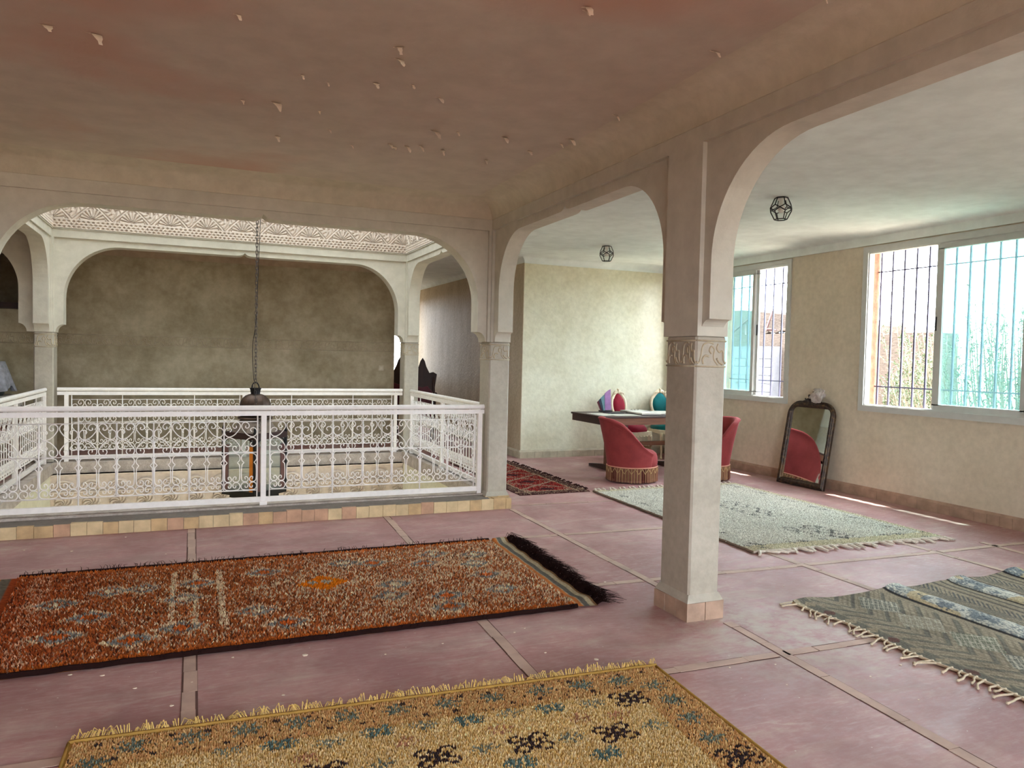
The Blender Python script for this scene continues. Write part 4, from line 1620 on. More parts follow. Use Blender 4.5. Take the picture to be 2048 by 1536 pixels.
def white_rug():
    root = empty('rug')
    tag(root, 'off white shaggy rug with faint grey motifs beside the near column', 'rug')
    quad = [(4.19, 4.78), (6.26, 4.66), (6.33, 7.62), (4.29, 7.62)]
    quad_slab('backing', quad, .002, .014, plain('cream_backing', (150, 142, 124), .95, .05), root, seed=7)

    def scrib(x, y, cx, cy, w_, h_, k):
        a, b = (x - cx), (y - cy)
        ins = (np.abs(a) < w_) & (np.abs(b) < h_)
        pa = np.abs(((a + b) * k) % 1 - .5) < .13
        pb = np.abs(((a - b) * k) % 1 - .5) < .13
        return ins & (pa | pb) & (lattice_noise(x, y, .05, 77) > .3)

    def colf(x, y, u, v, rng):
        n = len(x)
        nz = lattice_noise(x, y, .25, 41)
        c = pick(rng, n, [(204, 200, 186), (192, 188, 174), (178, 174, 160), (214, 210, 198)], [.4, .3, .1 , .2])
        c = c * (1 - .05 * nz)[:, None]
        c = np.where(((v < .06) | (v > .97) | (u > .97))[:, None], c * np.array([.98, .95, .86]), c)
        dark = np.zeros(n, bool)
        for cx, cy, w_, h_ in ((5.34, 5.16, .13, .26), (5.10, 5.16, .06, .26), (5.40, 6.2, .10, .42), (5.20, 6.2, .05, .42), (5.45, 7.1, .08, .25), (4.75, 6.5, .07, .3)):
            dark |= scrib(x, y, cx, cy, w_, h_, 6)
        bd = (((u > .065) & (u < .10)) | ((u > .90) & (u < .935)) | ((v > .055) & (v < .075))) & (np.abs(((y * 2.1 + x * 2.1) % 1) - .5) < .24)
        zig = np.abs(((y * 7 + x * 7) % 1) - .5) < .24
        dark |= bd & zig
        c = np.where((dark & (rng.random(n) < .75))[:, None], np.array([112, 110, 106]), c)
        return np.clip(c * rng.uniform(1.0, 1.14, n)[:, None], 0, 255)
    tufts('pile', quad, .0115, colf, .012, .0085, 51, root, z0=.012, lean=.5)
    rnd = random.Random(15)
    wool = plain('cream_tassel_wool', (214, 203, 188), .95, .05, var=.12, scale=50)
    mb = MB()
    n = 25
    for i in range(n):
        t_ = (i + .5 + rnd.uniform(-.25, .25)) / n
        b = Vector((4.19 + 2.07 * t_, 4.78 - .12 * t_, .014))
        a = rnd.uniform(-.7, .9)
        d = Vector((math.sin(a), -math.cos(a), 0))
        L = rnd.uniform(.09, .14)
        for k in range(4):
            o = Vector((rnd.uniform(-.006, .006), rnd.uniform(-.004, .004), rnd.uniform(0, .006)))
            mb.tube([b + o + Vector((rnd.uniform(-.03, .03), .02, 0)), b + d * L * .25 + o, b + d * L * .55 + o * .4, b + d * L + o * 2.4 - Vector((0, 0, .006))], [.006, .012, .013, .004], 5)
    P = [(4.185 + 2.08 * k / 60, 4.775 - .12 * k / 60 + rnd.uniform(-.006, .006), .014) for k in range(61)]
    mb.tube(P, .010, 6)
    for i in range(30):
        t_ = (i + .5) / 30
        b = Vector((4.30 + 2.02 * t_, 7.63, .012))
        a = rnd.uniform(-.5, .5)
        mb.tube([b, b + Vector((math.sin(a) * .04, .05, .012)), b + Vector((math.sin(a) * .07, .10, .0))], [.009, .011, .004], 5)
    tag(mb.build('tassels', wool, root, smooth=True), kind='stuff')
    mb = MB()
    mb.tube([(4.29 - .10 * k / 60 + rnd.uniform(-.008, .008), 7.62 - 2.84 * k / 60, .012) for k in range(61)], .012, 6)
    mb.build('selvage', plain('brown_selvage', (120, 102, 88), .95, .05), root)


white_rug()


def grey_rug():
    root = empty('rug')
    tag(root, 'faded grey flat woven rug with raised stripes at the right edge', 'rug')
    X0, X1, Y0, Y1 = 3.575, 6.15, 1.55, 3.685
    sp = .0085
    nu, nv = int((X1 - X0) / sp), int((Y1 - Y0) / sp)
    u, v = np.meshgrid(np.linspace(0, X1 - X0, nu), np.linspace(0, Y1 - Y0, nv))
    w_ = Y1 - Y0 - v          # distance from the far edge
    rng = np.random.default_rng(9)
    c = np.zeros(u.shape + (3,))
    c[:] = (148, 138, 120)
    z = np.full(u.shape, .008)
    fine = rng.uniform(.88, 1.1, u.shape)
    cross = np.repeat(rng.uniform(.9, 1.08, (1, nu)), nv, 0)
    # narrow patterned border near the fringe
    b1 = (u > .03) & (u < .11)
    dia = (np.abs(((w_ * 6.5) % 1) - .5) * .16 + np.abs(u - .07)) < .045
    c = np.where((u < .03)[..., None], np.array([176, 164, 140]), c)
    c = np.where((b1)[..., None], np.array([112, 108, 98]), c)
    c = np.where((b1 & dia)[..., None], np.array([150, 138, 118]), c)
    c = np.where((b1 & dia & ((np.floor(w_ * 6.5) % 3) == 1))[..., None], np.array([104, 78, 72]), c)
    # chevrons
    ch = np.abs(((np.abs(u - .30) * 1.0 + w_) * 7.5) % 1 - .5) < .14
    f1 = (u > .12) & (u < .72)
    c = np.where((f1 & ch)[..., None], np.array([116, 112, 102]), c)
    ch2 = np.abs(((np.abs(u - .30) * 1.0 + w_) * 22) % 1 - .5) < .2
    c = np.where((f1 & ch2)[..., None], c * .90, c)
    # diamond lattice patches
    for k, wc in enumerate((.22, .55, .88, 1.21, 1.54, 1.87)):
        uc = .50 if k % 2 == 0 else .47
        d = np.abs(u - uc) / .15 + np.abs(w_ - wc) / .17
        ins = d < 1
        lat = (np.abs(((u + w_) * 26) % 1 - .5) < .16) | (np.abs(((u - w_) * 26) % 1 - .5) < .16)
        base = np.array([(104, 106, 100), (150, 142, 124), (112, 116, 100)][k % 3])
        c = np.where(ins[..., None], base, c)
        c = np.where((ins & lat)[..., None], np.array([178, 172, 156]), c)
    # raised pile stripes and grooves
    for k in range(4):
        a = .80 + k * .62
        pil = (u > a) & (u < a + .19)
        t_ = np.clip((u - a) / .19, 0, 1)
        nz = .5 * lattice_noise(u + k * 3, v, .055, 61) + .5 * lattice_noise(u * 2.5 + k, v, .014, 64)
        nz2 = lattice_noise(u + k * 5, v * .8, .13, 62)
        pc = np.where((nz > .5)[..., None], np.array([196, 196, 186]), np.array([126, 134, 138]))
        pc = np.where(((nz2 > .66))[..., None], np.array([188, 174, 144]), pc)
        pc = np.where(((nz < .22))[..., None], np.array([84, 92, 104]), pc)
        c = np.where(pil[..., None], pc, c)
        z = np.where(pil, z + .020 * np.sin(t_ * PI) ** .5 + .006 * nz, z)
        gr = (u > a - .022) & (u < a)
        c = np.where(gr[..., None], np.array([44, 42, 44]), c)
        z = np.where(gr, z + .004, z)
        hb = (u > a + .25) & (u < a + .42)
        hx = np.abs(((np.abs(u - a - .335) + w_) * 30) % 1 - .5) < .22
        c = np.where((hb & hx)[..., None], np.array([98, 98, 96]), c)
        s2 = ((u > a + .22) & (u < a + .235)) | ((u > a + .46) & (u < a + .475)) | ((u > a + .53) & (u < a + .545))
        c = np.where(s2[..., None], np.array([86, 84, 80]), c)
    c = c * (fine * cross)[..., None] * (.93 + .12 * lattice_noise(u, v, .2, 63))[..., None]
    z = z + .010 * np.exp(-w_ / .05) * (1 + np.sin(u * 9 + 1)) + .003 * np.sin(u * 16 + v * 3)
    yy = Y0 + v + .010 * np.sin(u * 7.5) * np.exp(-w_ / .1)
    xx = X0 + u + .018 * np.sin(v * 8 + 1) * np.exp(-u / .12) - .012 * (w_ / 2)
    cl = np.clip(c, 0, 255) / 255
    cl = np.where(cl <= .04045, cl / 12.92, ((cl + .055) / 1.055) ** 2.4)
    # add an under-skirt so the edge has thickness
    V = np.stack([xx, yy, z], -1).reshape(-1, 3)
    i = np.arange(nu * nv).reshape(nv, nu)
    F = np.stack([i[:-1, :-1], i[:-1, 1:], i[1:, 1:], i[1:, :-1]], -1).reshape(-1, 4)
    rim = np.concatenate([i[0], i[1:, -1], i[-1, -2::-1], i[-2:0:-1, 0]])
    V2 = V[rim].copy()
    V2[:, 2] = .001
    cc = cl.reshape(-1, 3)
    c2 = cc[rim] * .5
    k0 = len(V)
    r2 = np.arange(len(rim)) + k0
    F2 = np.stack([rim, np.roll(rim, -1), np.roll(r2, -1), r2], -1)
    np_mesh('weave', np.concatenate([V, V2]), np.concatenate([F, F2]), M['weave'], root, np.concatenate([cc, c2]), smooth=True)
    # knotted rope fringe on the left edge
    rnd = random.Random(21)
    mb = MB()
    n = 46
    for i_ in range(n):
        yv = Y1 - .01 - (Y1 - Y0) * (i_ + rnd.uniform(-.3, .3)) / n
        xb = X0 + .018 * math.sin((yv - Y0) * 8 + 1) - .012 * ((Y1 - yv) / 2)
        a = rnd.uniform(-.9, .5)
        L = rnd.uniform(.05, .12)
        d = Vector((-math.cos(a), math.sin(a), 0))
        P = [Vector((xb + .02, yv, .012)), Vector((xb, yv, .014)) + d * L * .3, Vector((xb, yv, .012)) + d * L * .65 + Vector((0, rnd.uniform(-.01, .01), 0)), Vector((xb, yv, .008)) + d * L]
        mb.tube(catmull(P, 3), [.004, .0055, .007, .0055, .005, .006, .0055, .005, .007, .004][:10] if False else .0055, 6)
        mb.tube([P[-1] - d * .008, P[-1], P[-1] + d * .010], [.004, .009, .004], 6)
    mb.tube([(X0 + .018 * math.sin((Y1 - (Y1 - Y0) * k / 80 - Y0) * 8 + 1) - .012 * ((Y1 - Y0) * k / 80 / 2), Y1 - (Y1 - Y0) * k / 80, .010) for k in range(81)], .008, 6)
    tag(mb.build('rope_fringe', plain('rope_cream', (196, 180, 156), .95, .05, var=.15, scale=60), root, smooth=True), kind='stuff')


grey_rug()


def red_rug():
    root = empty('rug')
    tag(root, 'narrow dark red patterned runner beside the right side balustrade', 'rug')
    quad = [(3.37, 7.64), (4.27, 7.66), (4.31, 10.27), (3.40, 10.27)]
    quad_slab('backing', quad, .001, .008, plain('dark_red_wool', (58, 24, 24), .95, .05), root, seed=9)

    def colf(x, y, u, v, rng):
        n = len(x)
        nz = lattice_noise(x, y, .12, 71)
        c = pick(rng, n, [(150, 50, 44), (122, 36, 36), (84, 34, 34), (168, 120, 104)], np.stack([.4 + .2 * nz, .3 + 0 * x, .18 + 0 * x, .1 + .2 * (nz > .65)]))
        d = np.abs(((v * 5) % 1) - .5) * 2 + np.abs(u - .5) * 2.6
        c = np.where(((np.abs(d - 1) < .10))[:, None], np.array([150, 128, 110]), c)
        c = np.where(((d < .35))[:, None], np.array([70, 40, 44]), c)
        bd = (u < .14) | (u > .86) | (v < .05) | (v > .95)
        bc = pick(rng, n, [(72, 48, 46), (100, 70, 62), (136, 116, 98)], [.5, .3, .2])
        c = np.where(bd[:, None], bc, c)
        ln = (np.abs(u - .15) < .012) | (np.abs(u - .85) < .012) | (np.abs(v - .055) < .006)
        c = np.where(ln[:, None], np.array([168, 142, 116]), c)
        return c * rng.uniform(.85, 1.1, n)[:, None]
    tufts('pile', quad, .016, colf, .009, .011, 81, root, z0=.007)
    rnd = random.Random(23)
    mb = MB()
    for k in range(26):
        y = 7.75 + 2.4 * k / 26 + rnd.uniform(-.03, .03)
        x = 4.27 + .04 * (y - 7.66) / 2.6
        mb.tube([(x, y, .01), (x + .03, y + rnd.uniform(-.03, .03), .018), (x + .055, y + rnd.uniform(-.05, .05), .006)], [.012, .010, .003], 5)
    tag(mb.build('tufted_edge', plain('dark_tuft', (52, 30, 30), .95, .05), root), kind='stuff')


red_rug()


# ------------------------------------------------------------------ writing desk
def desk():
    root = empty('writing_desk', (5.9, 9.07, 0))
    tag(root, 'brown wooden trestle desk covered with papers behind the rose tub chairs', 'table')
    x0, x1, y0, y1 = -.93, .87, -.47, .47
    mb = MB()
    mb.bbox(x0, x1, y0, y1, .765, .79, .006)
    mb.build('tabletop', M['desk_dark'], root)
    for lab, b in (('front', (x0 + .02, x1 - .02, y0 + .012, y0 + .034)), ('rear', (x0 + .02, x1 - .02, y1 - .034, y1 - .012))):
        mb = MB()
        mb.box(b[0], b[1], b[2], b[3], .675, .765)
        mb.build('apron', M['desk'], root)
    for xx in (x0 + .02, x1 - .042):
        mb = MB()
        mb.box(xx, xx + .022, y0 + .034, y1 - .034, .675, .765)
        mb.build('apron', M['desk_dark'], root)
    for xx in (-.56, .50):
        mb = MB()
        mb.bbox(xx - .035, xx + .035, -.09, .09, .06, .70, .006)
        mb.build('leg', M['desk'], root)
        mb = MB()
        mb.bbox(xx - .04, xx + .04, y0 + .05, y1 + .02, .63, .675, .006)
        mb.build('bearer', M['desk_dark'], root)
        mb = MB()
        P = [(-.42, 0), (-.42, .035), (-.30, .055), (-.12, .075), (.12, .075), (.30, .055), (.50, .035), (.50, 0)]
        mb.prism(P, lambda u, v, w, xx=xx: Vector((xx + w, u, v)), -.04, .04)
        mb.build('foot', M['desk_dark'], root)
    mb = MB()
    mb.bbox(-.53, .47, -.022, .022, .335, .395, .005)
    mb.build('stretcher', M['desk'], root)


desk()

paper = plain('white_paper', (214, 208, 196), .8, .2, var=.05)
paper2 = plain('printed_paper', (190, 184, 172), .8, .2, var=.18, scale=30)
card_black = plain('black_cover', (34, 32, 34), .5, .4)


def slab(name, cx, cy, z, w, d, h, rz, mat, label, cat, group=None, b=.002):
    mb = MB()
    mb.bbox(-w / 2, w / 2, -d / 2, d / 2, 0, h, b)
    o = mb.build(name, mat)
    o.location = (cx, cy, z)
    o.rotation_euler = (0, 0, rz)
    tag(o, label, cat, group)
    return o


ZT = .7905
slab('paper_sheet', 5.20, 9.00, ZT, .30, .42, .002, .06, paper, 'loose pale sheet at the left end of the desk', 'paper')
slab('paper_sheet', 5.43, 8.86, ZT, .42, .30, .003, -.05, paper2, 'printed grey sheet hanging at the front edge of the desk', 'paper')
slab('notepad', 5.46, 9.17, ZT + .0025, .28, .14, .010, .2, card_black, 'thin black notepad behind the papers on the desk', 'notepad')


def album(cx, cy, rz, w, d, label, z, thick):
    root = empty('open_album', (cx, cy, z), rz)
    tag(root, label, 'book')
    mb = MB()
    mb.bbox(-w / 2, w / 2, -d / 2, d / 2, 0, thick * .3, .002)
    mb.build('cover', card_black, root)
    for s in (-1, 1):
        prof = [(0, thick * .3)]
        for k in range(9):
            t_ = k / 8
            prof.append((s * t_ * (w / 2 - .008), thick * (.62 + .38 * math.sin(min(1, t_ * 1.6) * PI * .5) * (1 - .5 * t_))))
        prof.append((s * (w / 2 - .008), thick * .3))
        mb = MB()
        mb.prism(prof, lambda u, v, q: Vector((u, q, v)), -d / 2 + .008, d / 2 - .008)
        mb.build('pages', paper if s < 0 else paper2, root)
    return root


album(5.98, 8.96, -.06, .62, .44, 'big open album with white pages in the middle of the desk', ZT, .035)
o = slab('ring_binder', 5.93, 9.37, ZT, .36, .22, .024, .12, paper2, 'pale ring binder lying open behind the album', 'binder')
for k in (-.06, 0, .06):
    mb = MB()
    mb.tube([(k + .012 * math.cos(a), 0, .024 + .018 * math.sin(a)) for a in [j / 8 * PI for j in range(9)]], .0025, 5)
    mb.build('ring', M['iron'], o)
slab('book', 6.52, 9.08, ZT, .34, .26, .028, -.1, card_black, 'closed black book lying to the right of the album', 'book')

# folders standing in a holder at the rear left of the desk
hold = empty('folder_rack', (5.47, 9.42, ZT), math.radians(-15))
tag(hold, 'low dark rack under the coloured folders on the desk', 'rack')
mb = MB()
mb.bbox(-.09, .09, -.05, .05, 0, .008, .003)
mb.build('tray', card_black, hold)
for yy in (-.05, .047):
    mb = MB()
    mb.box(-.09, .09, yy, yy + .003, .006, .022)
    mb.build('side', card_black, hold)
for i, (nm, c, h, lean, lab) in enumerate((('dark', (108, 42, 56), .17, .42, 'dark red folder, leftmost and lowest in the desk rack'), ('slate', (58, 72, 96), .20, .34, 'slate blue folder, second from the left in the desk rack'),
                                      ('teal', (122, 168, 182), .235, .25, 'pale teal folder, third from the left in the desk rack'), ('lilac', (176, 132, 190), .30, .06, 'tall lilac pink folder, rightmost in the desk rack'))):
    mb = MB()
    mt = plain('folder_' + nm, c, .5, .4, var=.14, scale=18)
    P = [(-.045, 0), (.045, 0), (.045, h), (.00, h * .92), (-.045, h * .80)]
    mb.prism(P, lambda u, v, w: Vector((w, u, v)), -.003, .003)
    mb.prism([(-.042, .004), (.042, .004), (.042, h * .95), (-.042, h * .78)], lambda u, v, w: Vector((w + .005, u, v)), -.0015, .0015)
    o = mb.build('folder', mt)
    o.location = (5.445 + i * .016, 9.385 + (3 - i) * .018, ZT + .030)
    o.rotation_euler = (lean, 0, math.radians(-108))
    tag(o, lab, 'folder', 'coloured folders in the desk rack')


# ------------------------------------------------------------------ rose velvet tub chairs
def tub_chair(x, y, rz, label, first=None):
    if first:
        r = copy_tree(first)
        r.location = (x, y, 0)
        r.rotation_euler = (0, 0, rz)
        r['label'] = label
        return r
    root = empty('tub_chair', (x, y, 0), rz)
    tag(root, label, 'chair', 'rose velvet tub chairs with fringed skirts')
    # shell swept round the back (front is +X)
    NA = 60
    a0, a1 = math.radians(52), math.radians(308)
    rings = []
    for i in range(NA + 1):
        th = a0 + (a1 - a0) * i / NA
        b = 1 - abs(th - PI) / (PI - a0)          # 0 at the arm tips, 1 at the back
        b = max(0.0, min(1.0, b))
        s = b * b * (3 - 2 * b)
        h = float(np.interp(math.cos(th), [-1, -.85, -.6, -.35, -.1, .15, .38, .62], [.818, .808, .757, .668, .568, .478, .425, .385]))
        lean = .015 + .105 * s
        ro = .30
        t_ = .060 + .006 * s
        c, sn = math.cos(th), math.sin(th)
        pts = []
        zb = .185
        # outer face upwards
        for k in range(7):
            q = k / 6
            z = zb + (h - .035 - zb) * q
            pts.append((ro + lean * (q ** 1.3), z))
        cxr, cz = ro + lean - t_ * .5 + .012, h - .032
        for k in range(1, 8):
            a = k / 8 * PI
            pts.append((cxr + (t_ * .5 + .008) * math.cos(a), cz + .034 * math.sin(a)))
        for k in range(6):
            q = 1 - k / 5
            z = .30 + (h - .045 - .30) * q
            pts.append((ro - t_ + lean * (q ** 1.3) * .95, z))
        ey = 1.0
        rings.append([Vector((r * c * (1.02), r * sn * ey, z)) for r, z in pts])
    mb = MB()
    n = len(rings[0])
    V = [p for r in rings for p in r]
    F = []
    for i in range(NA):
        for k in range(n - 1):
            F.append((i * n + k, (i + 1) * n + k, (i + 1) * n + k + 1, i * n + k + 1))
    # rounded arm fronts
    for i, s in ((0, 1), (NA, -1)):
        r = rings[i]
        cen = sum(r, Vector()) / n
        tang = Vector((-math.sin(a0 if i == 0 else a1), math.cos(a0 if i == 0 else a1), 0)) * (-s)
        prev = i * n
        for q, sc in ((.014, .86), (.022, .55), (.025, .1)):
            b0 = len(V)
            V += [cen + (p - cen) * sc + tang * q for p in r]
            for k in range(n - 1):
                F.append((prev + k, prev + k + 1, b0 + k + 1, b0 + k))
            prev = b0
    mb.add(V, F)
    mb.build('backrest', M['velvet_rose'], root, smooth=True)
    mb = MB()
    NA2 = 40
    prof = [(.275, .19), (.30, .21), (.305, .26), (.30, .32), (.285, .365), (.25, .395), (.18, .415), (.09, .424), (0.001, .426)]
    v = []
    for r, z in prof:
        for k in range(NA2):
            a = 2 * PI * k / NA2
            ex = 1.0 + .13 * max(0, math.cos(a)) ** 2
            v.append(Vector((r * math.cos(a) * ex, r * math.sin(a) * .95, z)))
    f = []
    for i in range(len(prof) - 1):
        for k in range(NA2):
            q = (k + 1) % NA2
            f.append((i * NA2 + k, i * NA2 + q, (i + 1) * NA2 + q, (i + 1) * NA2 + k))
    mb.add(v, f)
    mb.build('seat', M['velvet_rose'], root, smooth=True)
    mb = MB()
    mb.lathe([(.24, .03), (.285, .05), (.292, .12), (.29, .2)], 36)
    mb.build('base', plain('brown_underlining', (70, 44, 36), .9, .1), root, smooth=True)
    # bullion fringe skirt
    rnd = random.Random(31)
    br = [plain('fringe_brown', (138, 96, 78), .9, .1), plain('fringe_gold', (180, 150, 108), .9, .1), plain('fringe_maroon', (96, 50, 44), .9, .1)]
    mb = MB()
    NS = 210
    for k in range(NS):
        a = 2 * PI * k / NS
        ex = 1.0 + .10 * max(0, math.cos(a)) ** 2
        r = .308 + rnd.uniform(-.003, .004)
        p0 = Vector((r * math.cos(a) * ex, r * math.sin(a), .196))
        p1 = Vector(((r + .004) * math.cos(a + rnd.uniform(-.01, .01)) * ex, (r + .004) * math.sin(a + rnd.uniform(-.01, .01)), .012 + rnd.uniform(0, .012)))
        blk = (k // 9) % 5
        mi = 2 if blk == 3 and k % 3 else (1 if k % 4 == 0 else 0)
        mb.tube([p0, (p0 + p1) / 2, p1], .0042, 4, mi=mi)
    NV = 22
    for k in range(NV):
        a = 2 * PI * k / NV
        b = a + PI / NV
        c = a + 2 * PI / NV
        for s, e in ((a, b), (c, b)):
            P = []
            for q in range(4):
                t_ = s + (e - s) * q / 3
                ex = 1.0 + .10 * max(0, math.cos(t_)) ** 2
                P.append(Vector((.316 * math.cos(t_) * ex, .316 * math.sin(t_), .190 - .062 * q / 3)))
            mb.tube(P, .0042, 4, mi=1)
    fr = mb.build('fringe', br, root)
    tag(fr, 'brown and gold bullion fringe', kind='stuff')
    mb = MB()
    P = [Vector((.309 * math.cos(a) * (1.0 + .10 * max(0, math.cos(a)) ** 2), .309 * math.sin(a), .200)) for a in [2 * PI * k / 60 for k in range(60)]]
    mb.tube(P, .008, 6, closed=True)
    mb.build('braid', plain('rose_gold_braid', (196, 138, 118), .8, .2), root, smooth=True)
    return root


tc1 = tub_chair(5.17, 8.22, math.radians(-14), 'rose velvet tub chair left of the near column, facing right')
tub_chair(6.27, 8.13, math.radians(172), 'rose velvet tub chair half hidden behind the near column', tc1)


# ------------------------------------------------------------------ medallion chairs behind the desk
def medallion_chair(x, y, rz, label, velvet_mat):
    root = empty('medallion_chair', (x, y, 0), rz)
    tag(root, label, 'chair', 'carved cream chairs behind the desk')
    # front is +X, back at -X
    def oval(r, k):
        a = 2 * PI * k / 40
        yy = math.cos(a) * .185 * r
        zz = math.sin(a) * .225 * r
        if math.sin(a) > .6:
            zz += .02 * math.cos((a - PI / 2) * 3.2) * r
        return yy, zz
    T_ = Matrix.Translation((-.24, 0, .83)) @ Matrix.Rotation(math.radians(-9), 4, 'Y')
    mb = MB()
    V, F = [], []
    sec = [(1.0, .0), (1.04, .018), (.99, .032), (.90, .034), (.80, .026), (.76, .016), (.78, -.012), (.97, -.012)]
    for k in range(40):
        for r, xx in sec:
            yy, zz = oval(r, k)
            V.append(T_ @ Vector((xx, yy, zz)))
    n = len(sec)
    for k in range(40):
        q = (k + 1) % 40
        for j in range(n):
            l = (j + 1) % n
            F.append((k * n + j, q * n + j, q * n + l, k * n + l))
    mb.add(V, F)
    # carved crest
    for s in (-1, 1):
        for w_ in (.03, .065, .10):
            P = [T_ @ Vector((.034, s * w_ * .35, .195)), T_ @ Vector((.042, s * w_, .225 - w_ * .25)), T_ @ Vector((.036, s * (w_ + .03), .19 - w_ * .3))]
            mb.tube(catmull(P, 4), .007, 6)
    mb.tube([T_ @ Vector((.03, 0, .20)), T_ @ Vector((.04, 0, .245)), T_ @ Vector((.02, 0, .265))], [.018, .02, .006], 8)
    mb.build('back_frame', M['cream_wood'], root, smooth=True, angle=50)
    mb = MB()
    rr = [(.80, .012), (.7, .034), (.45, .048), (.2, .052), (0.01, .053)]
    V, F = [], []
    for r, xx in rr:
        for k in range(40):
            yy, zz = oval(r, k)
            V.append(T_ @ Vector((xx, yy, zz)))
    for i in range(len(rr) - 1):
        for k in range(40):
            q = (k + 1) % 40
            F.append((i * 40 + k, i * 40 + q, (i + 1) * 40 + q, (i + 1) * 40 + k))
    b = len(V)
    V2 = []
    for k in range(40):
        yy, zz = oval(.82, k)
        V2.append(T_ @ Vector((-.016, yy, zz)))
    V += V2
    F.append(tuple(range(b, b + 40)))
    mb.add(V, F)
    mb.build('back_cushion', velvet_mat, root, smooth=True, angle=60)
    mb = MB()
    for s in (-1, 1):
        mb.tube(catmull([(-.215, s * .13, .42), (-.225, s * .12, .55), (-.235, s * .09, .62)], 4), .016, 8)
    P = [(-.24, -.20), (.24, -.25), (.27, -.12), (.275, 0), (.27, .12), (.24, .25), (-.24, .20)]
    mb.prism(P, lambda u, v, w: Vector((u, v, w)), .40, .455)
    for k in range(-2, 3):
        mb.tube([(.276, k * .08 - .03, .402), (.282, k * .08, .385), (.276, k * .08 + .03, .402)], .008, 6)
    mb.build('seat_rail', M['cream_wood'], root)
    mb = MB()
    V, F = [], []
    ringn = 28
    for sc, z in ((1.0, .452), (1.02, .475), (.97, .51), (.85, .545), (.6, .565), (.3, .575), (.02, .578)):
        for k in range(ringn):
            a = 2 * PI * k / ringn
            cx_, cy_ = math.cos(a), math.sin(a)
            e = (abs(cx_) ** 3.2 + abs(cy_) ** 3.2) ** (-1 / 3.2)
            V.append(Vector((cx_ * e * .245 * sc, cy_ * e * .225 * sc, z)))
    for i in range(6):
        for k in range(ringn):
            q = (k + 1) % ringn
            F.append((i * ringn + k, i * ringn + q, (i + 1) * ringn + q, (i + 1) * ringn + k))
    mb.add(V, F)
    mb.build('seat', velvet_mat, root, smooth=True)
    for sx, sy in ((1, 1), (1, -1), (-1, 1), (-1, -1)):
        mb = MB()
        X, Y = sx * .22, sy * (.21 if sx > 0 else .17)
        mb.tube(catmull([(X, Y, .42), (X + sx * .022, Y + sy * .015, .36), (X + sx * .012, Y + sy * .008, .22), (X - sx * .005, Y, .08), (X + sx * .018, Y + sy * .01, .0)], 4), [.024] + [.026] * 3 + [.022] * 4 + [.017] * 4 + [.013] * 3 + [.018] * 2, 8)
        mb.build('leg', M['cream_wood'], root, smooth=True)
    return root


medallion_chair(6.20, 9.93, math.radians(-70), 'cream carved chair with crimson velvet behind the desk', M['velvet_red'])
medallion_chair(7.0, 10.10, math.radians(-95), 'teal upholstered chair almost hidden behind the near column', velvet('teal_velvet', (22, 96, 98), .3))


# ------------------------------------------------------------------ wicker basket
def basket():
    root = empty('wicker_basket', (6.22, 9.53, 0))
    tag(root, 'small woven wicker basket standing under the desk', 'basket')
    mb = MB()
    N = 48
    rows = 26
    for j in range(rows):
        z = .008 + j * .0098
        r = .070 + .030 * (j / rows)
        P = []
        for k in range(N):
            a = 2 * PI * k / N
            rr = r + .0022 * (1 if (k // 2 + j) % 2 else -1)
            P.append((rr * math.cos(a), rr * math.sin(a), z))
        mb.tube(P, .0052, 5, closed=True)
    mb.lathe([(.0, .004), (.068, .004), (.07, .012), (0.001, .012)], 24)
    mb.build('woven_body', plain('wicker', (150, 122, 86), .8, .2, var=.25, scale=30), root, smooth=True)
    mb = MB()
    P = []
    for k in range(96):
        a = 2 * PI * k / 96
        P.append(((.104 + .004 * math.sin(a * 12)) * math.cos(a), (.104 + .004 * math.sin(a * 12)) * math.sin(a), .264 + .008 * abs(math.sin(a * 6))))
    mb.tube(P, .0055, 6, closed=True)
    mb.build('scalloped_rim', plain('wicker_rim', (132, 98, 62), .8, .2), root, smooth=True)


basket()


